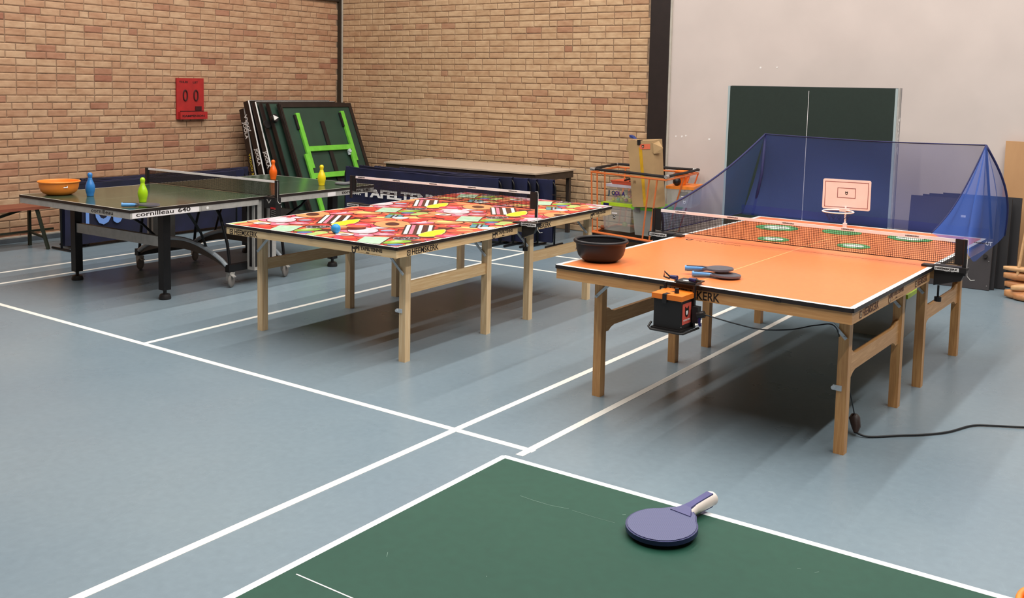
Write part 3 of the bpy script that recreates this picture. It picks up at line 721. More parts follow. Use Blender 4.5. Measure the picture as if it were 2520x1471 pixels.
# ------------------------------------------------------------------ things on the tables
def bat(name, label, loc, rz, blade_m, rim_m, grip_m, side_m, tilt=0, scale=1, group=None, plastic=True, rx=0):
    """origin at blade centre, handle towards +x"""
    t = thing(name, label, 'bat', loc, rz, group); t.rotation_euler = (rx, tilt, rz); t.scale = (scale,)*3
    def outline(k=1, d=0):
        p = []
        for i in range(25):
            a = rad(38+(322-38)*i/24); r_ = .078-d
            p.append((r_*math.cos(a)*1.02, r_*math.sin(a)))
        p += [(.083, -.034+d), (.098-d, -.016+d*.5), (.098-d, .016-d*.5), (.083, .034-d)]
        return p
    part('blade', rim_m, t, lambda b: b.plate(outline(), -.005, .005), bevel=.002, smooth=True)
    for z0, z1 in ((.0045, .0064), (-.0064, -.0045)):
        part('rubber', blade_m, t, lambda b: b.plate([(x, y) for x, y in outline(d=.004)], z0, z1))
    def hd(b):
        rings = []
        for x, w_, h_ in ((.082, .026, .010), (.095, .017, .0125), (.12, .0145, .0145), (.15, .015, .0155), (.18, .0165, .016), (.192, .0175, .0165), (.196, .016, .015)):
            rings.append([b.bm.verts.new((x, w_*math.cos(a), h_*math.sin(a))) for a in [2*math.pi*k/16 for k in range(16)]])
        for A, B in zip(rings, rings[1:]):
            for k in range(16): b.face([A[k], A[(k+1) % 16], B[(k+1) % 16], B[k]])
        b.face(rings[0][::-1]); b.face(rings[-1])
    part('handle', side_m, t, hd, smooth=True)
    part('grip', grip_m, t, lambda b: [b.hull8([Vector(p) for p in ((xa, -wa, 0), (xb, -wb, 0), (xb, wb, 0), (xa, wa, 0), (xa, -wa*.8, sg*(ha+.0008)), (xb, -wb*.8, sg*(hb+.0008)), (xb, wb*.8, sg*(hb+.0008)), (xa, wa*.8, sg*(ha+.0008)))]) for sg in (1, -1) for (xa, wa, ha), (xb, wb, hb) in (((.069, .033, .0072), (.096, .0125, .0134)), ((.096, .0125, .0134), (.12, .0098, .0138)), ((.12, .0098, .0138), (.15, .0100, .0148)), ((.15, .0100, .0148), (.186, .0108, .0154)))])
    return t
m_viol, nt, bb_ = new_mat('violet_pimpled_rubber')
tc = nt.nodes.new('ShaderNodeTexCoord'); wv = nt.nodes.new('ShaderNodeTexWave'); wv.bands_direction = 'X'; wv.inputs['Scale'].default_value = 85
mp = nt.nodes.new('ShaderNodeMapping'); mp.inputs['Rotation'].default_value = (0, 0, rad(20)); nt.links.new(tc.outputs['Object'], mp.inputs[0]); nt.links.new(mp.outputs[0], wv.inputs['Vector'])
r = ramp(nt, wv.outputs['Fac'], [(.3, (70, 74, 112)), (.7, (94, 99, 138))]); nt.links.new(r.outputs[0], bb_.inputs['Base Color']); bb_.inputs['Roughness'].default_value = .5
m_violr = M('violet_rim', (44, 48, 96), .4, var=.05); m_violg = M('violet_grip', (70, 70, 124), .4, var=.08); m_cream = M('cream_handle', (232, 222, 214), .35, var=.03)
bat('table_tennis_bat', 'violet bat with cream handle lying over the foreground table edge', (-.893, 1.883, .7765), rad(80), m_viol, m_violr, m_violg, m_cream, tilt=rad(-2.2), scale=1.0)
m_grb = M('charcoal_blade', (78, 76, 84), .45, var=.08); m_grs = M('grey_bat_rim', (104, 100, 108), .5, var=.05); m_lbl = M('light_blue_handle', (92, 158, 222), .35, var=.03); m_dkg = M('dark_grip', (66, 62, 70), .5, var=.1)
bat('table_tennis_bat', 'lower of two grey bats with light blue handles stacked on orange table', (-1.91, 4.69, .7845), rad(212), m_grb, m_grs, m_dkg, m_lbl, tilt=rad(-1.2), scale=.9)
bat('table_tennis_bat', 'upper of two grey bats with light blue handles stacked on orange table', (-1.965, 4.725, .806), rad(205), m_grb, m_grs, m_dkg, m_lbl, tilt=rad(1.5), scale=.9)
bat('table_tennis_bat', 'grey and light blue bat beside the lime green bowling pin', (-6.50, 4.52, .7705), rad(236), m_grb, m_grs, m_dkg, m_lbl, tilt=rad(-1.5))
bat('table_tennis_bat', 'round grey bat beside the yellow bowling pin', (-6.66, 6.76, .766), rad(95), M('pale_grey_blade', (112, 118, 120), .5), m_grs, m_dkg, m_dkg, scale=1.0)
m_rrub = M('red_rubber', (226, 88, 60), .4, var=.06); m_ply = wood('plywood_handle', (222, 178, 124), (196, 146, 94), stretch=(4, 60, 60))
bat('table_tennis_bat', 'red rubber bat with wooden handle beside blue ball on candy table', (-4.545, 4.735, CZ+.0115), rad(258), m_rrub, M('plywood_edge', (120, 62, 44), .6), m_ply, m_ply, tilt=rad(-2.3), scale=.85)
m_ball = M('blue_ball', (34, 150, 220), .4, var=.05)
tag(part('ball', m_ball, None, lambda b: b.sphere((-4.49, 4.492, CZ+.0315), .031, u=28, v=18), smooth='all'), 'bright blue ball at the front of the candy printed table', 'ball')

PIN = [(0, 0), (.026, 0), (.028, .004), (.0275, .012), (.033, .034), (.0385, .06), (.0375, .085), (.029, .112), (.019, .134), (.0152, .147), (.0165, .158), (.0195, .17), (.0195, .18), (.015, .190), (.008, .195), (0, .1965)]
def pin(label, loc, c, scale=1):
    m = M('pin_'+label.split()[0], c, .3, var=.03)
    t = thing('bowling_pin', label, 'bowling pin', loc, group='plastic bowling pins on the green table'); t.scale = (scale,)*3
    part('body', m, t, lambda b: b.lathe(PIN, 28), smooth='all')
    part('neck_ring', M('pin_ring', tuple(min(255, v*1.15+10) for v in c), .3, var=0), t, lambda b: b.lathe([(.0158, .139), (.0175, .141), (.0175, .144), (.0158, .146)], 24), smooth=True)
pin('blue bowling pin beside the orange washing up bowl', (-7.42, 4.61, GZ), (50, 124, 196)); pin('lime green bowling pin at the front of the green table', (-6.78, 4.66, GZ), (172, 218, 26))
pin('orange bowling pin at the far end of the green table', (-7.485, 6.62, GZ), (246, 104, 22)); pin('yellow bowling pin at the far end of the green table', (-6.735, 6.55, GZ), (242, 214, 30))

def bowl(label, loc, r1, r0, h, mat, rim, lobes=False):
    t = thing('washing_up_bowl', label, 'bowl', loc)
    def body(b):
        prof = [(0, .0), (r0*.8, 0), (r0, .004), (r1*.76, .018), (r1*.85, h*.3), (r1*.91, h*.55), (r1*.94, h*.9), (r1*.945, h*.97), (r1*.925, h*.97), (r1*.91, h*.9), (r1*.89, h*.55), (r1*.83, h*.3), (r1*.73, .024), (r0*.94, .012), (0, .009)]
        b.lathe(prof, 48)
    part('body', mat, t, body, smooth=True)
    part('rim', mat, t, lambda b: b.tube([(r1*.965*math.cos(a), r1*.965*math.sin(a), h*.955) for a in [2*math.pi*k/48 for k in range(48)]], rim, 10, closed=True), smooth='all')
    return t
m_bowlb = M('black_bowl_plastic', (30, 29, 32), .42, var=.06, spec=.35)
bw = bowl('black washing up bowl on the left corner of orange table', (-2.655, 4.70, OZ), .148, .092, .118, m_bowlb, .010)
lb = part('label_sticker', m_tape, bw, lambda b: b.lathe([(0, 0), (.019, 0), (.019, .001), (0, .001)], 16)); lb.rotation_euler = (rad(70), 0, rad(-68)); lb.location = (-.118, -.062, .07)
bo = bowl('orange washing up bowl on the left corner of green table', (-7.70, 4.505, GZ), .165, .10, .115, m_oplastic, .007)
lb = part('label_sticker', m_tape, bo, lambda b: b.box(-.016, .016, -.0005, .0005, -.012, .012)); lb.location = (.148, -.03, .078); lb.rotation_euler = (rad(-14), 0, rad(72))
part('ink_mark', m_ink, lb, lambda b: b.box(-.008, .008, -.0009, -.0004, -.003, .006))

bowl('orange bowl at the right of foreground table, only its rim in frame', (-.106, 1.917, .7605), .10, .06, .07, m_oplastic, .006)
# ball robot hanging off the orange table's end
m_bx = M('matt_black_metal', (24, 21, 21), .5, var=.15)
rob = thing('ball_robot', 'black box ball robot with orange lid hung on orange table end', 'machine', (-2.022, 4.318, 0), rad(-2))
part('body', m_bx, rob, lambda b: b.box(-.072, .072, -.072, .062, .578, .718), bevel=.003)
part('lid', m_orlid, rob, lambda b: b.box(-.081, .081, -.081, .07, .718, .743), bevel=.003)
part('knob', m_black, rob, lambda b: b.lathe([(0, 0), (.012, 0), (.0095, .024), (0, .025)], 16, c=(.022, -.02, .7432)), smooth=True)
part('latch_strap', m_black, rob, lambda b: (b.box(-.022, .0, -.084, -.0815, .70, .744), b.box(-.022, .0, -.0815, -.04, .7432, .7446)))
part('arrow_mark', m_ink, rob, lambda b: b.plate([(-.025, .0), (.003, -.006), (.008, .014), (-.014, .02)], .7431, .7435))
part('label_plate', M('red_label', (222, 92, 76), .5, var=.03), rob, lambda b: b.box(.0722, .0732, -.054, .036, .60, .70), label='red label with a white and black emblem')
emblem(.05, (.0734, -.009, .66), (0, 1, 0), (0, 0, 1), m_ink, m_white, rob)
text('MJ TAFELTENNIS', .011, (.0737, -.042, .615), (0, 1, 0), (0, 0, 1), m_white, rob, width=.068)
for yy in (-.064, .054):
    for zz in (.59, .71): part('rivet', m_silver, rob, lambda b: b.sphere((.0725, yy, zz), .0022, u=8, v=6))
def tray(b):
    b.box(-.082, .082, -.082, .072, .566, .577)
    b.tube([(-.09, -.06, .594), (-.092, -.085, .575), (-.075, -.096, .567), (.075, -.096, .567), (.095, -.088, .567), (.102, .065, .569)], .0055, 8)
part('tray', m_bx, rob, tray)
part('hanger', m_bx, rob, lambda b: (b.box(.074, .084, .045, .062, .567, .774), b.box(-.084, -.074, .045, .062, .567, .774), b.box(-.02, .084, .045, .12, .775, .781)), bevel=.0015)
part('clamp_plate', m_black, rob, lambda b: b.box(-.03, .085, .05, .15, .7815, .788), bevel=.002)
m_dblue = M('dark_blue_knob', (34, 36, 92), .35, var=.06)
for sx in (-.045, .06): part('clamp_knob', m_dblue, rob, lambda b: b.tube([(sx-.018, .07, .80), (sx+.022, .066, .80)], [.009, .012], 10), smooth=True)
part('wing_screw', m_black, rob, lambda b: (b.tube([(-.06, .065, .80), (-.088, .055, .826), (-.09, .055, .80), (-.06, .06, .792)], .0045, 8)))
part('clamp_tip', m_black, rob, lambda b: b.tube([(.082, .066, .80), (.105, .06, .802)], [.010, .003], 10))
part('oval_badge', m_white, rob, lambda b: b.lathe([(0, 0), (.018, 0), (.018, .001), (0, .001)], 20, c=(.015, .09, .7882), sy=.7))
part('motor', m_black, rob, lambda b: (b.box(.085, .115, .022, .06, .60, .68), b.tube([(.11, .03, .64), (.145, .035, .65)], .017, 12)), bevel=.003)
part('blue_lever', m_dblue, rob, lambda b: b.tube([(.125, .03, .645), (.125, .022, .61), (.132, .02, .59)], .007, 8))
def smoothpath(P, n=8):
    out = []; P = [Vector(p) for p in P]
    for i in range(len(P)-1):
        p0, p1, p2, p3 = P[max(i-1, 0)], P[i], P[i+1], P[min(i+2, len(P)-1)]
        for k in range(n):
            t = k/n; out.append(.5*((2*p1)+(-p0+p2)*t+(2*p0-5*p1+4*p2-p3)*t*t+(-p0+3*p1-3*p2+p3)*t**3))
    out.append(P[-1]); return out
m_cable = M('black_cable', (24, 28, 32), .5, var=.05)
cab = thing('power_cable', 'thin black cable from the ball robot to adapter on floor', 'cable', (0, 0, 0))
part('cord', m_cable, cab, lambda b: b.tube(smoothpath([(-1.885, 4.35, .648), (-1.74, 4.40, .615), (-1.62, 4.43, .60), (-1.50, 4.50, .605), (-1.40, 4.56, .63), (-1.33, 4.62, .62), (-1.315, 4.72, .45), (-1.30, 4.86, .2), (-1.327, 5.015, .09)]), .0032, 8), smooth='all')
part('adapter', M('dark_brown_plug', (58, 44, 40), .45, var=.1), cab, lambda b: b.tube([(-1.325, 5.01, .092), (-1.322, 5.0, .080), (-1.305, 4.975, .042), (-1.30, 4.955, .018)], [.018, .028, .023, .010], 12), smooth=True)
part('mains_lead', m_cable, cab, lambda b: b.tube(smoothpath([(-1.30, 4.957, .02), (-1.24, 4.97, .007), (-1.12, 5.085, .007), (-1.02, 5.18, .007), (-.93, 5.30, .007), (-.85, 5.48, .007), (-.76, 5.55, .007), (-.62, 5.63, .007), (-.4, 5.8, .007), (0, 6.0, .007)]), .0055, 8), smooth='all')

# target discs, hoop
m_tg = M('green_disc', (76, 150, 92), .6, var=.05); m_tw = M('white_disc_centre', (206, 226, 206), .6, var=.03)
for nm, x, y, r_ in (('green and white target disc nearest the net, left of the hoop', -2.19, 6.13, .10), ('green and white target disc nearest the net, right of the hoop', -1.70, 6.20, .10),
                 ('green and white target disc furthest left behind the net', -2.36, 6.67, .145), ('green target disc just in front of the hoop pole', -1.94, 6.77, .13), ('green and white target disc furthest right behind the net', -1.50, 6.79, .14)):
    t = thing('target_disc', nm, 'target', (x, y, OZ+.0006), group='flat target discs on the orange table')
    part('disc', m_tg, t, lambda b: b.lathe([(0, 0), (r_, 0), (r_, .003), (0, .003)], 32))
    if 'hoop pole' not in nm: part('centre', m_tw, t, lambda b: b.lathe([(0, .0031), (r_*.62, .0031), (r_*.62, .0036), (0, .0036)], 32))
m_pinkw = M('pinkish_white_board', (244, 222, 214), .5, var=.02); m_redl = M('red_brown_line', (150, 84, 84), .6, var=0)
hp = thing('table_basketball_hoop', 'small pinkish white basketball hoop standing on orange table', 'basketball hoop', (-2.0, 7.05, OZ), rad(8))
def board(b):
    pts = []; w_, h_, r_ = .163, .107, .012
    for cx, cy, a0 in ((w_-r_, h_-r_, 0), (-w_+r_, h_-r_, 90), (-w_+r_, -h_+r_, 180), (w_-r_, -h_+r_, 270)):
        pts += [(cx+r_*math.cos(rad(a0+k*30)), cy+r_*math.sin(rad(a0+k*30))) for k in range(4)]
    b.plate(pts, -.004, .004, T=Matrix(((1, 0, 0, 0), (0, 0, 1, 0), (0, 1, 0, .233), (0, 0, 0, 1))))
part('backboard', m_pinkw, hp, board)
def frame(b, w_, h_, cz, t_):
    for q in ((-w_, w_, cz-h_, cz-h_+t_), (-w_, w_, cz+h_-t_, cz+h_), (-w_, -w_+t_, cz-h_, cz+h_), (w_-t_, w_, cz-h_, cz+h_)): b.box(q[0], q[1], -.0048, -.0041, q[2], q[3])
part('outer_line', m_redl, hp, lambda b: frame(b, .148, .092, .232, .004)); part('inner_line', m_redl, hp, lambda b: frame(b, .062, .036, .245, .004))
emblem(.022, (0, -.0042, .245), (1, 0, 0), (0, 0, 1), m_ink, m_pinkw, hp)
part('pole', m_tape, hp, lambda b: (b.tube([(0, -.006, .0), (0, -.006, .15)], .0065, 10), b.box(-.013, .013, -.02, .012, 0, .03)), bevel=.001)
part('hoop_ring', m_tape, hp, lambda b: b.tube([(-.035+.105*math.cos(a), -.115+.105*math.sin(a), .122) for a in [2*math.pi*k/32 for k in range(32)]], .0045, 8, closed=True), smooth='all')
part('bracket', m_pinkw, hp, lambda b: b.box(-.04, .03, -.02, -.004, .112, .135), bevel=.002)
def hn(b):
    for k in range(12):
        a, a2 = 2*math.pi*k/12, 2*math.pi*(k+1)/12; c_ = (-.035, -.115)
        for s_ in (1, -1):
            aa = a+s_*.4
            b.tube([(c_[0]+.105*math.cos(a), c_[1]+.105*math.sin(a), .12), (c_[0]+.08*math.cos(aa), c_[1]+.08*math.sin(aa), .095), (c_[0]+.06*math.cos(a+s_*.1), c_[1]+.06*math.sin(a+s_*.1), .062)], .0012, 4)
part('hoop_net', M('dark_blue_cord', (24, 26, 60), .7, var=0), hp, hn)

# ball catch net
m_cn1 = sheer('blue_mesh_back', (46, 62, 128), .50); m_cn2 = sheer('blue_mesh_wing', (56, 88, 156), .44); m_cn3 = sheer('blue_mesh_fold', (46, 84, 164), .56)
m_band = M('dark_blue_binding', (30, 34, 84), .7, var=.05)
cn = thing('ball_catch_net', 'blue mesh ball catch net around the far end of orange table', 'net', (0, 0, 0))
TL, TR = Vector((-2.742, 7.40, 1.392)), Vector((-1.176, 7.42, 1.382)); BL, BR = Vector((-2.83, 7.22, .785)), Vector((-1.10, 7.30, .76))
def grid(b, f, nu, nv):
    V = [[b.bm.verts.new(f(i/nu, j/nv)) for j in range(nv+1)] for i in range(nu+1)]
    for i in range(nu):
        for j in range(nv): b.face([V[i][j], V[i+1][j], V[i+1][j+1], V[i][j+1]])
def backf(u, v):
    p = BL.lerp(BR, u).lerp(TL.lerp(TR, u), v); p.z -= .012*math.sin(math.pi*u)*v
    p.y += .06*math.sin(math.pi*v)*(.6+.4*math.sin(7*u))+.012*math.sin(9*u+5*v)
    return p
part('back_panel', m_cn1, cn, lambda b: grid(b, backf, 40, 16), smooth='all')
part('back_hem', sheer('blue_hem', (40, 54, 130), .5), cn, lambda b: grid(b, lambda u, v: BL.lerp(BR, u)+Vector((0, .015*math.sin(12*u)-.03, -.01+.075*v)), 30, 2), smooth='all')
N0, N1 = Vector((-2.865, 5.86, .925)), Vector((-2.865, 5.90, .782))
def leftf(u, v):
    lo = N1.lerp(BL, u); hi = N0.lerp(TL, u); hi.z -= .05*math.sin(math.pi*u)
    p = lo.lerp(hi, v); p.x += .025*math.sin(math.pi*v)*math.sin(3.1*u+.3); return p
part('left_wing', m_cn2, cn, lambda b: grid(b, leftf, 24, 12), smooth='all')
path = [(-1.40, 6.95, .80), (-1.33, 6.86, .79), (-1.24, 6.74, .785), (-1.16, 6.62, .78), (-1.085, 6.50, .74), (-1.075, 6.62, .69), (-1.07, 6.9, .70), (-1.065, 7.2, .71), (-1.06, 7.45, .72), (-1.05, 7.6, .745)]
path = smoothpath(path, 4)
def rightf(u, v):
    k = u*(len(path)-1); i = min(int(k), len(path)-2); p = path[i].lerp(path[i+1], k-i)
    q = p.lerp(TR, v)
    q.x += .07*math.sin(math.pi*v)*max(0, (u-.55))*1.6 + .018*math.sin(26*u)*math.sin(math.pi*v)
    q.z -= .10*math.sin(math.pi*v)*(1-u)*.8
    q.y += .05*math.sin(math.pi*v)*(u-.6)
    return q
part('right_wing', m_cn3, cn, lambda b: grid(b, rightf, 60, 18), smooth='all', label='right wing of the mesh hanging in folds')
bind = lambda nm, P, r_: part(nm, m_band, cn, lambda b: b.tube(P, r_, 6), smooth='all')
bind('edge_binding', [backf(k/20, 1) for k in range(21)], .005); bind('edge_binding', [leftf(k/16, 1) for k in range(17)], .007); bind('edge_binding', [leftf(0, k/6) for k in range(7)], .009)
bind('edge_binding', [rightf(0, k/14) for k in range(15)], .005); bind('edge_binding', [leftf(k/10, 0) for k in range(11)], .004)
bind('edge_binding', [rightf(1, k/14) for k in range(15)], .008)
bind('pole', [BL+Vector((.06, .05, -.02)), TL.lerp(BL, .5)+Vector((.05, .03, 0)), TL], .011); bind('pole', [BR+Vector((0, .1, -.02)), TR], .009)

# ------------------------------------------------------------------ leaning and folded furniture
def leaning_half(label, y0, y1, xt, xb, zt, th_, m_face, stripe=True, frame_m=None):
    """folded table half leaning on the left wall: local x across thickness, y along wall, z up the board"""
    zb = .03; L = math.hypot(xb-xt, zt-zb); ang = math.atan2(xb-xt, zt-zb)
    t = thing('folded_table_half', label, 'table', ((xb), (y0+y1)/2, zb)); t.rotation_euler = (0, -ang, 0)
    h = (y1-y0)/2
    part('board', m_face, t, lambda b: b.box(-.022, 0, -h, h, 0, L))
    def rim(b):
        for q in ((-.022-th_+.022, .004, -h-.012, -h), (-.022-th_+.022, .004, h, h+.012)): b.box(q[0], q[1], q[2], q[3], 0, L)
        b.box(-th_, .004, -h-.012, h+.012, L, L+.012); b.box(-th_, .004, -h-.012, h+.012, -.012+.012, .012)
    part('rim', m_edge, t, rim)
    if stripe: part('white_edge', m_white, t, lambda b: (b.box(.0045, .008, -h-.012, -h+.006, .01, L+.01), b.box(-.004, .008, -h, h, L+.0125, L+.015)))
    return t, L, h
F1, L, h = leaning_half('smaller black edged table half nearest the wall in the leaning stack', 8.20, 9.55, -9.80, -9.46, 1.37, .085, m_blackm)
text('JOOLA', .075, (-.055, -h-.0125, L-.16), (0, 0, -1), (1, 0, 0), m_white, F1, width=.22, bold=.002)
text('VROCO SPORT', .05, (-.05, -h-.0125, L-.56), (0, 0, -1), (1, 0, 0), M('yellow_ink', (220, 196, 60), .6, var=0), F1, width=.44, bold=.0008)
F2, L, h = leaning_half('tall black table half with white edge in the leaning stack', 8.17, 9.55, -9.685, -9.23, 1.47, .085, m_blackm)
text('JOOLA', .075, (-.055, -h-.0125, L-.60), (0, 0, -1), (1, 0, 0), m_white, F2, width=.22, bold=.002)
text('JOOLA', .075, (-.07, -h-.013, L-.36), (0, 0, 1), (-1, 0, 0), m_white, F2, width=.22, bold=.0012)
F3, L, h = leaning_half('table half with black edge and rubber corner in the leaning stack', 8.19, 9.55, -9.58, -9.07, 1.455, .07, m_dgreen2)
text('JOOLA', .07, (-.05, -h-.0125, L-.62), (0, 0, -1), (1, 0, 0), m_white, F3, width=.22, bold=.002)
F4, L, h = leaning_half('plain dark green table half behind the front one', 8.22, 9.55, -9.49, -8.93, 1.45, .06, m_dgreen2, stripe=False)
part('caster', m_black, F4, lambda b: b.tube([(.006, -h-.03, L-.28), (.028, -h-.03, L-.28)], .05, 20))
F5, L, h = leaning_half('green table half with caster and grey edge in leaning stack', 8.25, 9.55, -9.40, -8.82, 1.45, .05, m_dgreen, stripe=False)
part('caster', m_black, F5, lambda b: b.tube([(.004, -h+.0, L-.20), (.045, -h+.0, L-.20)], .05, 20))
part('caster_cover', m_white, F5, lambda b: b.plate([(-.035, -.03), (.035, -.03), (0, .045)], .0455, .05, T=Matrix.Translation((0, -h, L-.2)) @ Matrix.Rotation(rad(90), 4, 'Y')))
F6, L, h = leaning_half('front dark green table half with lime green leg frame', 8.33, 9.56, -9.30, -8.70, 1.445, .045, m_dgreen, stripe=False)
def fr(nm, y0, y1, z0, z1, x0=.006, x1=.035, m=m_lime, dy=0, bev=.003): return part(nm, m, F6, lambda b: b.box(x0, x1, y0, y1, z0, z1), bevel=bev)
fr('frame_tube', -h+.19, -h+.25, L-.86, L-.13); fr('frame_tube', h-.25, h-.19, L-.80, L-.11)
fr('cross_tube', -h+.25, h-.25, L-.64, L-.575)
fr('frame_tube', -h+.12, -h+.18, L-1.45, L-.68, .036, .062); fr('frame_tube', h-.31, h-.255, L-1.28, L-.66, .036, .062)
fr('cross_tube', -h+.18, h-.31, L-1.0, L-.935, .036, .062)
fr('hinge_plate', -h+.16, -h+.19, L-.34, L-.15, .004, .03, m_black); fr('hinge_plate', h-.275, h-.25, L-.32, L-.13, .004, .03, m_black)
fr('centre_bar', -.03, .03, L-1.15, L-.24, .002, .02, m_black)
part('face_rim', m_edge, F6, lambda b: (b.box(.001, .012, -h, h, L-.045, L), b.box(.001, .012, h-.05, h, 0, L-.045), b.box(.001, .012, -h, -h+.02, 0, L-.045)))
part('caster', m_zinc, F6, lambda b: (b.tube([(.04, h-.32, L-.67), (.065, h-.32, L-.67)], .025, 12), b.box(.03, .05, h-.34, h-.30, L-.72, L-.67)))

# tall half table standing in front of the plastered wall
m_pgr = top_mat('dark_green_upright_top', (38, 50, 46), (42, 56, 50), 1.60, 3.36, .4, border=.022, centre=-1, line=(168, 182, 184))
pt = thing('upright_table_half', 'tall dark green table half standing upright before the white wall', 'table', (-3.0, 9.15, 0)); pt.rotation_euler = (rad(-1.5), 0, rad(0.5))
part('board', [m_pgr], pt, lambda b: b.box(-.80, .80, -.011, .011, -1.68+1.77, 1.68+.09))
pt_b = [o_ for o_ in bpy.data.objects if o_.parent == pt][0]
me = pt_b.data
# give the board its own vertical frame: object space y is up
for v in me.vertices:
    x, y, z = v.co; v.co = (x, (z-1.77/2-.045), -y)
pt_b.rotation_euler = (rad(90), 0, 0); pt_b.location = (0, 0, 1.77/2+.045)
hh = max(abs(v.co.y) for v in me.vertices)
part('centre_line', m_tape, pt, lambda b: b.box(-.002, .002, -.0125, -.0112, .12, 1.735))
part('second_board', M('grey_edge_board', (120, 118, 122), .5), pt, lambda b: b.box(-.79, .815, .05, .075, .10, 1.775))
part('side_rim', m_silver, pt, lambda b: b.box(.801, .815, -.012, .05, .10, 1.775))
text('JOOLA', .06, (.8155, .043, 1.50), (0, 0, -1), (0, -1, 0), m_white, pt, width=.34, bold=.003)
part('wheel', m_black, pt, lambda b: [b.tube([(x, -.03, .06), (x, .03, .06)], .058, 16) for x in (-.6, .6)])
part('stand', m_blackm, pt, lambda b: (b.box(-.7, .7, .02, .06, .05, .11), b.box(-.62, -.58, -.25, .3, .05, .08), b.box(.58, .62, -.25, .3, .05, .08)))

# stack of black folded boards near the right edge
m_dkb = M('black_board', (54, 50, 52), .6, var=.08, scale=3); m_dkb2 = M('blacker_board', (34, 33, 36), .6, var=.08, scale=3)
def wall_board(label, x0, x1, yb, yt, z1, mat, th_=.03):
    L = math.hypot(yt-yb, z1); a = math.atan2(yt-yb, z1)
    t = thing('black_board', label, 'board', ((x0+x1)/2, yb, 0)); t.rotation_euler = (-a, 0, 0); h = (x1-x0)/2
    part('board', mat, t, lambda b: b.box(-h, h, 0, th_, .004, L), bevel=.012)
    return t, h, L
t, h, L = wall_board('front black board with white letters leaning behind the catch net', -2.13, -1.405, 9.46, 9.60, .79, m_dkb)
text('OUT', .045, (h-.09, -.0012, L-.40), (1, 0, 0), (0, 0, 1), m_white, t, width=.085, bold=.002)
part('knob', m_black, t, lambda b: b.tube([(h-.05, -.001, L-.50), (h-.05, -.03, L-.50)], .018, 12))
for z in (.04, .26): part('screw', m_silver, t, lambda b: b.sphere((h-.02, -.001, z), .004, u=8, v=6))
part('sticker', m_tape, t, lambda b: b.box(.08, .12, -.001, 0, L-.17, L-.15))
wall_board('second black board behind the front one at right', -2.04, -1.375, 9.52, 9.66, .80, m_dkb2); wall_board('third black board in the leaning stack at right', -2.0, -1.30, 9.62, 9.74, .805, m_dkb2)
wall_board('rearmost black board beside the wooden stand', -1.9, -1.235, 9.72, 9.84, .81, m_dkb2)
cb = tag(part('plywood_sheet', wood('brown_hardboard', (204, 158, 112), (194, 148, 104), .7, stretch=(4, 4, 2)), None, lambda b: b.box(-1.425, -.45, 10.03, 10.055, 0, 1.31), bevel=.002), 'tall light brown hardboard sheet against the white wall at right', 'sheet')
# wooden stand with rounded feet
m_oak = wood('oiled_oak', (214, 158, 106), (184, 124, 78), .5, stretch=(10, 10, 14)); m_oak2 = wood('pale_oak', (226, 184, 136), (206, 158, 108), .5, stretch=(10, 10, 14))
def clog(b, c, L, W_, H, rz, lift=0):
    T = Matrix.Translation(c) @ Matrix.Rotation(rz, 4, 'Z'); n = 14; rings = []
    for i in range(11):
        t_ = i/10; x = L*t_; k = math.sin(min(1, t_*2.2+.12)*math.pi/2); w_ = W_*k; h_ = H*(.55+.45*k)
        rings.append([b.bm.verts.new(T @ Vector((x, w_*math.copysign(abs(math.cos(a))**.7, math.cos(a)), H/2+h_/2*math.copysign(abs(math.sin(a))**.8, math.sin(a))+lift*t_))) for a in [2*math.pi*q/n for q in range(n)]])
    for A, B in zip(rings, rings[1:]):
        for q in range(n): b.face([A[q], A[(q+1) % n], B[(q+1) % n], B[q]])
    b.face(rings[0][::-1]); b.face(rings[-1])
ws = thing('wooden_stand', 'light wooden stand with upright stick and rounded stacked feet', 'stand', (-1.2, 9.25, 0))
part('foot', m_oak2, ws, lambda b: clog(b, (-.07, 0, .235), .30, .045, .045, rad(0)), smooth='all'); part('foot', m_oak, ws, lambda b: clog(b, (-.065, .0, .16), .32, .05, .07, rad(3)), smooth='all')
part('foot', m_oak, ws, lambda b: clog(b, (-.055, .01, .088), .24, .055, .065, rad(12)), smooth='all'); part('foot', m_oak2, ws, lambda b: clog(b, (.005, -.06, .07), .28, .05, .06, rad(20), .03), smooth='all')
part('foot', m_oak, ws, lambda b: clog(b, (-.05, .0, .0), .30, .06, .085, rad(-5)), smooth='all'); part('foot', m_oak, ws, lambda b: clog(b, (.03, -.07, .0), .26, .06, .07, rad(5)), smooth='all')
part('upright', m_oak2, ws, lambda b: b.tube([(.045, -.03, .21), (.10, 0, .75), (.105, 0, .8)], .012, 10), smooth=True)
part('upright', m_oak, ws, lambda b: b.tube([(.09, .07, .18), (.13, .07, .8)], .014, 10), smooth=True)

# folding table by the brick wall
m_beige = M('beige_laminate', (196, 178, 158), .45, var=.03); m_brn = M('brown_metal', (64, 54, 48), .5, var=.08)
bt = thing('long_side_table', 'long beige topped table with dark apron against the brick wall', 'table', (-7.1, 9.52, 0), rad(1))
part('tabletop', m_beige, bt, lambda b: b.box(-1.14, 1.10, -.44, .44, .742, .76), bevel=.003)
part('apron', m_brn, bt, lambda b: (b.box(-1.12, -.03, -.42, -.40, .66, .741), b.box(-.025, 1.08, -.42, -.40, .66, .741), b.box(-1.12, 1.08, .40, .42, .66, .741), b.box(-1.12, -1.10, -.40, .40, .66, .741), b.box(1.06, 1.08, -.40, .40, .66, .741)))
for x in (-1.08, 1.04):
    for y in (-.38, .38): part('leg', m_brn, bt, lambda b: b.box(x-.022, x+.022, y-.022, y+.022, 0, .742), bevel=.002)
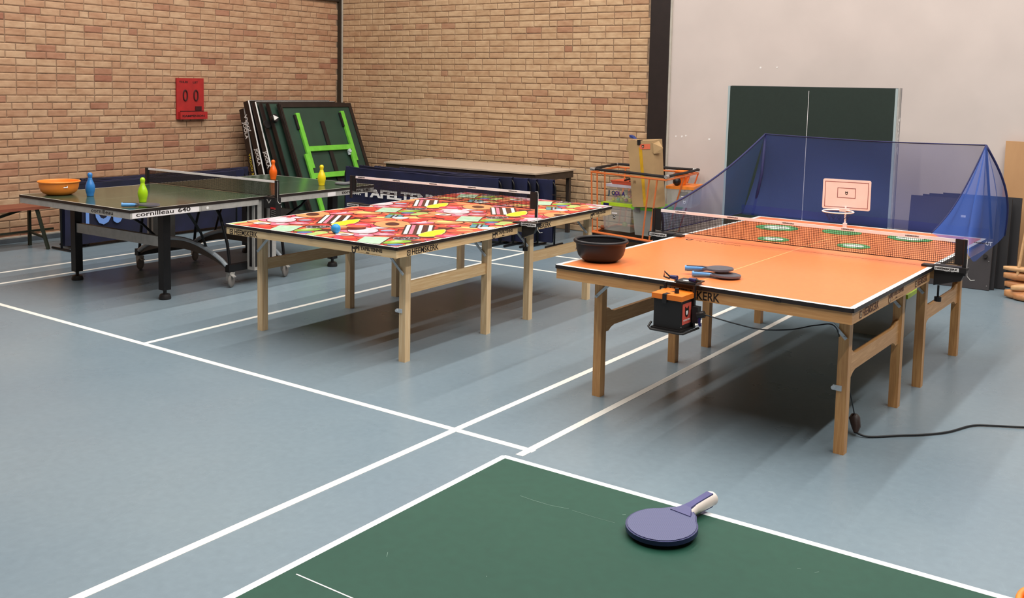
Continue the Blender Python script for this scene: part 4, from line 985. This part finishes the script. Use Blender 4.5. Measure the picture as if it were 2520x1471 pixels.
# bench at the left edge
m_bench = wood('dark_red_bench', (150, 88, 66), (128, 70, 54), .4, stretch=(40, 2, 40)); m_bgr = M('dark_green_tube', (46, 50, 38), .5, var=.1)
bn = thing('bench', 'low bench with red brown seat and dark green tube legs at left wall', 'bench', (-9.60, 4.2, 0))
part('seat', m_bench, bn, lambda b: b.box(-.17, .17, -1.2, 1.22, .405, .435), bevel=.004)
for x, y, dx, dy in ((-.14, 1.17, -.0, 0), (.13, 1.10, .09, .06), (-.14, -1.15, 0, 0), (.13, -1.1, .09, 0)): part('leg', m_bgr, bn, lambda b: b.bar((x+dx, y+dy, 0), (x, y, .405), .028, .028), bevel=.002)
part('brace', m_bgr, bn, lambda b: b.bar((.0, .3, .22), (-.14, 1.15, .39), .022, .026)); part('rail', m_bgr, bn, lambda b: (b.bar((-.14, -1.1, .135), (-.13, 1.42, .15), .02, .02), b.bar((-.14, 1.17, .14), (.2, 1.15, .115), .02, .02)))

# navy surround barriers
def barrier(label, loc, rz, L, H, mat, txt=None, group=None, sag=.01, feet=True, seed=0):
    t = thing('surround_barrier', label, 'barrier', loc, rz, group); rr = random.Random(seed)
    ph = rr.uniform(0, 6)
    def cloth(b):
        for s_ in (-1, 1):
            grid(b, lambda u, v: Vector((-L/2+L*u, s_*(.017+.008*math.sin(6*u+ph)*math.sin(math.pi*v)+.006*math.sin(17*u+3*v)), .04+(H-.04)*v-(0 if v < .9 else sag*math.sin(math.pi*u)+sag*.3*math.sin(11*u)))), 40, 8)
        grid(b, lambda u, v: Vector((-L/2+L*u, -.017+.034*v, H-(sag*math.sin(math.pi*u)+sag*.3*math.sin(11*u))+.006*math.sin(math.pi*v))), 40, 2)
    part('cover', mat, t, cloth, smooth='all')
    def frm(b):
        r_ = .10; X = L/2+.022; P = [(-X, 0, .02)]
        P += [(-X+r_-r_*math.cos(rad(a)), 0, H-r_+r_*math.sin(rad(a))) for a in range(0, 91, 15)]
        b.tube(P, .011, 8); b.tube([(-x, y, z) for x, y, z in P], .011, 8)
    part('frame', m_blackm, t, frm, smooth='all')
    if feet:
        for s_ in (-1, 1): part('foot', m_blackm, t, lambda b: b.tube([(s_*(L/2+.02), -.17, .014), (s_*(L/2+.02), .17, .014)], .012, 8))
    if txt: txt(t, L, H)
    return t
m_lb = M('light_blue_print', (110, 150, 220), .7, var=0)
def t1(t, L, H): text('TOS', .42, (-L/2+.16, -.040, .235), (1, 0, 0), (0, 0, 1), m_lb, t, width=.48, bold=.010, ext=.002)
g1 = 'navy surround barriers along the left brick wall'
barrier('front navy surround barrier with light blue letters at the left wall', (-9.22, 6.50, 0), rad(90.5), 2.15, .665, m_navyd, t1, g1, seed=1)
barrier('navy surround barrier second from front at the left wall', (-9.33, 6.68, 0), rad(90), 2.2, .665, m_navy, None, g1, seed=2)
barrier('navy surround barrier third from front at the left wall', (-9.43, 6.82, 0), rad(90), 2.2, .668, m_navyd, None, g1, seed=3)
barrier('rearmost navy surround barrier at the left wall', (-9.54, 6.92, 0), rad(90), 2.2, .668, m_navy, None, g1, seed=4)
def t2(t, L, H):
    text('www.', .075, (-L/2+.06, -.040, .395), (1, 0, 0), (0, 0, 1), m_white, t, width=.21, bold=.002, ext=.002)
    text('TAFELTENNIS', .13, (-L/2+.29, -.040, .385), (1, 0, 0), (0, 0, 1), m_white, t, width=1.35, bold=.005, ext=.002)
g2 = 'navy surround barriers standing before the beige side table'
barrier('front navy surround barrier with white web address behind candy table', (-7.27, 8.60, 0), rad(1), 2.25, .72, m_navy, t2, g2, sag=.02, seed=5)
barrier('navy surround barrier second in row before beige table', (-7.14, 8.68, 0), rad(0), 2.25, .735, m_navyd, None, g2, sag=.02, seed=6)
barrier('navy surround barrier third in row before beige table', (-6.98, 8.76, 0), rad(-.5), 2.25, .73, m_navy, None, g2, sag=.012, seed=7)
barrier('navy surround barrier fourth in row, its end past the third', (-6.93, 8.84, 0), rad(0), 2.25, .72, m_navyd, None, g2, seed=8)
barrier('rearmost navy surround barrier reaching furthest right before beige table', (-6.74, 8.92, 0), rad(0), 2.2, .72, m_navy, None, g2, seed=9)

# ------------------------------------------------------------------ orange trolley with boxes
m_otube = M('orange_tube', (232, 122, 62), .4, var=.04)
tr = thing('ball_trolley', 'orange tubular trolley with black foam rim beside the dark column', 'trolley', (0, 0, 0))
T4 = [Vector(p) for p in ((-5.34, 9.20, .85), (-4.32, 8.93, .85), (-4.44, 9.98, .85), (-5.46, 10.0, .85))]
B4 = [Vector(p) for p in ((-5.36, 9.29, .15), (-4.55, 9.10, .15), (-4.63, 9.92, .15), (-5.42, 9.96, .15))]
for i in range(4):
    a, c = T4[i], T4[(i+1) % 4]
    part('top_tube', m_otube, tr, lambda b: b.tube([a-Vector((0, 0, .035)), c-Vector((0, 0, .035))], .011, 8), smooth=True)
    part('foam_rim', M('black_foam', (30, 26, 26), .7, var=.2, scale=40), tr, lambda b: b.tube([a.lerp(c, k/10)+Vector((0, 0, R.uniform(-.003, .003))) for k in range(11)], .015, 8), smooth=True)
    part('base_tube', m_otube, tr, lambda b: b.tube([B4[i], B4[(i+1) % 4]], .013, 8), smooth=True)
for i in range(4):
    part('foil_tape', M('torn_silver_tape', (190, 188, 186), .3, .6, var=.2, scale=60), tr, lambda b: b.tube([T4[i]+(T4[(i+1) % 4]-T4[i])*s_ for s_ in (-.012, .03, .06)], .017, 8))
up = []
for i, f_ in ((0, .0), (0, .09), (0, .86), (0, .97), (2, .0), (2, .10), (2, .88), (2, .97), (1, .55), (3, .5)):
    j = (i+1) % 4; up.append((B4[i].lerp(B4[j], f_), T4[i].lerp(T4[j], f_*.92 if i in (0, 2) else f_)-Vector((0, 0, .035))))
for p, q in up: part('upright_tube', m_otube, tr, lambda b: b.tube([p, q], .009, 8), smooth=True)
part('base_tray', m_blackm, tr, lambda b: b.hull8([B4[0]-Vector((0, 0, .04)), B4[1]-Vector((0, 0, .04)), B4[2]-Vector((0, 0, .04)), B4[3]-Vector((0, 0, .04)), B4[0]-Vector((0, 0, .014)), B4[1]-Vector((0, 0, .014)), B4[2]-Vector((0, 0, .014)), B4[3]-Vector((0, 0, .014))]))
for p in B4: part('caster', m_black, tr, lambda b: b.tube([(p.x-.02, p.y, .05), (p.x+.02, p.y, .05)], .048, 14))
m_clear = sheer('frosted_clear_plastic', (206, 210, 206), .42, .25); m_llid = M('lime_lid', (186, 222, 44), .4, var=.03); m_glid = M('green_lid', (124, 206, 60), .4, var=.03); m_plid = M('pale_lid', (204, 196, 206), .4, var=.03)
def sbox(name, label, cat, x0, x1, y0, y1, z0, z1, lid_m, latch_m=None, rz=0, taper=.025, body=m_clear):
    t = thing(name, label, cat, ((x0+x1)/2, (y0+y1)/2, z0), rz); w_, d_, h_ = (x1-x0)/2, (y1-y0)/2, z1-z0
    def bd(b):
        lo = [(-w_+taper, -d_+taper), (w_-taper, -d_+taper), (w_-taper, d_-taper), (-w_+taper, d_-taper)]; hi = [(-w_, -d_), (w_, -d_), (w_, d_), (-w_, d_)]
        L_ = [b.bm.verts.new((x, y, 0.001)) for x, y in lo]; H_ = [b.bm.verts.new((x, y, h_-.025)) for x, y in hi]
        b.face(L_[::-1])
        for i in range(4): b.face([L_[i], L_[(i+1) % 4], H_[(i+1) % 4], H_[i]])
    part('body', body, t, bd, bevel=.012)
    part('lid', lid_m, t, lambda b: b.box(-w_-.008, w_+.008, -d_-.008, d_+.008, h_-.03, h_), bevel=.005)
    if latch_m: part('latch', latch_m, t, lambda b: b.box(-w_+.03, -w_+.10, -d_-.013, -d_-.008, h_-.055, h_-.006), bevel=.002)
    return t
s1 = sbox('storage_box', 'frosted box with yellow green lid at lower left of trolley', 'box', -5.29, -4.90, 9.38, 9.85, .167, .475, m_llid, m_dblue, rz=rad(-6))
part('paper_label', m_tape, s1, lambda b: b.box(-.06, .01, -.232, -.2305, .19, .205)); emblem(.04, (-.03, -.229, .155), (1, 0, 0), (0, 0, 1), m_ink, m_white, s1)
rl = part('round_label', m_white, s1, lambda b: b.lathe([(0, 0), (.02, 0), (.02, .0005), (0, .0005)], 16)); rl.rotation_euler = (rad(90), 0, 0); rl.location = (-.03, -.2275, .155)
s2 = sbox('storage_box', 'clear box of balls with pale lid stacked at trolley left', 'box', -5.245, -4.91, 9.40, 9.80, .478, .68, m_plid, None, rz=rad(-6), taper=.012, body=sheer('clear_plastic', (206, 210, 212), .2, .2))
for i, c in enumerate('JOOLA'): text(c, .062, (-.145+.045*i, -.203, .085), (1, 0, 0), (0, 0, 1), M('ink_'+c+str(i), ((24, 60, 84), (24, 60, 84), (90, 40, 120), (90, 40, 120), (50, 40, 120))[i], .5, var=0), s2, width=(.028, .046, .046, .026, .044)[i], bold=.003)
bc = [(226, 206, 96), (238, 226, 190), (200, 206, 110), (232, 140, 110), (216, 196, 70), (150, 200, 170), (238, 232, 220), (180, 120, 170)]
bcn = ['yellow', 'cream', 'olive yellow', 'orange pink', 'golden', 'pale green', 'white', 'purple']
bmt = [M('ball_'+str(i), c, .5, var=.03) for i, c in enumerate(bc)]
k = 0
for r_ in range(3):
    for i in range(6):
        x = -5.215+.052*i+.02*(r_ % 2)+R.uniform(-.004, .004); y = 9.47+R.uniform(0, .03)-.106*.0; z = .478+.026+r_*.043
        if r_ == 2 and i < 3: continue
        rad_ = .022 if r_ < 2 else .026
        yy = y + (-5.08-x)*-.105*-1
        tag(part('ball', bmt[(k*5+r_) % 8], None, lambda b: b.sphere((x, yy, z), rad_, u=14, v=9), smooth='all'), 'small %s ball in the %s row of the clear box with pale lid' % (bcn[(k*5+r_) % 8], ('bottom', 'middle', 'top')[r_]), 'ball', 'balls in the clear box on the trolley'); k += 1
for x, z, m_ in ((-5.10, .225, 2), (-4.97, .215, 3), (-4.98, .27, 0)): tag(part('ball', bmt[m_], None, lambda b: b.sphere((x, 9.55, z), .032, u=14, v=9), smooth='all'), {2: 'olive ball low in the frosted box with yellow green lid', 3: 'orange pink ball in right corner of the lower frosted box', 0: 'yellow ball above the orange pink one in lower frosted box'}[m_], 'ball', 'balls in the lower frosted box')
s3 = sbox('storage_box', 'frosted box with green lid at lower right of trolley', 'box', -4.86, -4.52, 9.28, 9.75, .165, .47, m_glid, m_rubber, rz=rad(-4))
part('red_sticker', m_red, s3, lambda b: b.box(.06, .10, -.236, -.234, .17, .21))
s4 = sbox('storage_box', 'grey clear box with orange lid behind the cardboard carton', 'box', -4.62, -4.335, 9.52, 9.92, .475, .70, m_oplastic, None, rz=rad(10), taper=.015)
part('grey_label', m_rubber, s4, lambda b: b.box(.0, .09, -.204, -.202, .13, .17)); part('paper_label', m_white, s4, lambda b: b.box(.02, .07, -.2055, -.2045, .115, .125)); emblem(.035, (.055, -.2, .06), (1, 0, 0), (0, 0, 1), m_white, m_rubber, s4)
for dx, dz in ((0, .0), (.0, .03), (0, .06)):
    tag(part('bucket', m_oplastic, None, lambda b: b.lathe([(0, 0), (.05, 0), (.072, .08), (.085, .082), (.085, .09), (.07, .09), (.048, .008), (0, .008)], 24, c=(-4.52, 9.72, .702+dz)), smooth=True), {0: 'lowest orange bucket of the nested stack', .03: 'middle orange bucket of the nested stack', .06: 'top orange bucket of the nested stack'}[dz], 'bucket', 'nested orange buckets')
tag(part('ball', m_black, None, lambda b: b.sphere((-4.50, 9.57, .745), .044), smooth='all'), 'black ball on the orange lid in the trolley', 'ball')
tag(part('tray', M('orange_red_tray', (222, 92, 56), .4), None, lambda b: b.hull8([Vector(p) for p in ((-5.20, 9.42, .682), (-4.93, 9.39, .682), (-4.92, 9.62, .682), (-5.17, 9.64, .682), (-5.22, 9.40, .722), (-4.91, 9.37, .722), (-4.90, 9.64, .722), (-5.18, 9.66, .722))]), bevel=.008), 'orange red tray on the pale lid', 'tray')
tag(part('marker_cone', m_oplastic, None, lambda b: b.lathe([(0, 0), (.085, 0), (.075, .012), (.03, .10), (.012, .115), (0, .115)], 24, c=(-5.02, 9.66, .723)), smooth=True), 'orange marker cone lying behind the tray', 'cone')
tag(part('strap_handle', m_black, None, lambda b: b.tube(smoothpath([(-5.05, 9.42, .73), (-4.99, 9.40, .745), (-4.93, 9.40, .765), (-4.92, 9.40, .73), (-4.98, 9.40, .724)]), .010, 8), smooth='all'), 'black strap beside the cardboard carton', 'strap')
m_card = M('brown_cardboard', (178, 146, 104), .8, var=.05, scale=4, bump=.2, bscale=8)
ct = thing('cardboard_carton', 'tall brown cardboard carton with yellow tape standing in the trolley', 'box', (-4.68, 9.28, .485)); ct.rotation_euler = (0, rad(-4), rad(-8))
part('carton', m_card, ct, lambda b: b.hull8([Vector(p) for p in ((-.15, -.08, 0), (.155, -.08, 0), (.155, .08, 0), (-.15, .08, 0), (-.185, -.085, .70), (.135, -.085, .70), (.135, .085, .71), (-.185, .085, .71))]), bevel=.006)
part('tape', M('yellow_tape', (206, 158, 36), .35, var=.08), ct, lambda b: b.hull8([Vector(p) for p in ((-.005, -.0825, 0.01), (.03, -.0825, .01), (.03, -.080, .01), (-.005, -.080, .01), (-.045, -.0875, .63), (-.005, -.0875, .63), (-.005, -.085, .63), (-.045, -.085, .63))]))
part('red_sticker', M('faded_red_sticker', (224, 110, 78), .6), ct, lambda b: b.box(-.03, .10, -.0885, -.0865, .61, .665)); emblem(.035, (.01, -.0890, .64), (1, 0, 0), (0, 0, 1), m_ink, M('pale_ink', (236, 190, 160), .6, var=0), ct)
part('black_clip', m_black, ct, lambda b: b.box(-.06, -.02, -.091, -.05, .655, .71)); part('flap', m_card, ct, lambda b: (b.hull8([Vector(p) for p in ((.125, -.09, .58), (.15, -.09, .56), (.19, .0, .57), (.14, .02, .60), (.12, -.09, .68), (.145, -.10, .67), (.20, .0, .62), (.14, .02, .69))]), b.hull8([Vector(p) for p in ((-.22, -.07, .60), (-.18, -.08, .60), (-.18, 0, .60), (-.22, 0, .61), (-.215, -.07, .64), (-.18, -.08, .655), (-.18, 0, .65), (-.215, 0, .64))])))
part('printed_mark', m_inkb, ct, lambda b: [b.box(-.125+.012*i, -.121+.012*i, -.0850, -.0845, .25+.004*(i % 2), .28) for i in range(3)])
tag(part('cap', M('blue_cap', (44, 58, 118), .5), None, lambda b: b.hull8([Vector(p) for p in ((-4.90, 9.22, 1.21), (-4.84, 9.22, 1.195), (-4.84, 9.28, 1.195), (-4.90, 9.28, 1.21), (-4.905, 9.22, 1.235), (-4.87, 9.22, 1.225), (-4.87, 9.28, 1.225), (-4.905, 9.28, 1.235))])), 'blue strap end sticking up behind the carton', 'strap')
tag(part('spool', M('brown_spool', (150, 82, 50), .5), None, lambda b: b.tube([(-5.34, 9.46, .187), (-5.27, 9.44, .187)], .022, 12)), 'small brown roll lying in the trolley base beside the box', 'roll')

# lidded box under the orange table
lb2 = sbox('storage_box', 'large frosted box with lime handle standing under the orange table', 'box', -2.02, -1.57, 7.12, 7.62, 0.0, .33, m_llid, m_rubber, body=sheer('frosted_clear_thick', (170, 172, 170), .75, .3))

# colour stays as photographed
for o_ in bpy.data.objects:
    if o_.type == 'MESH' and not o_.data.materials: print('NO MATERIAL', o_.name)
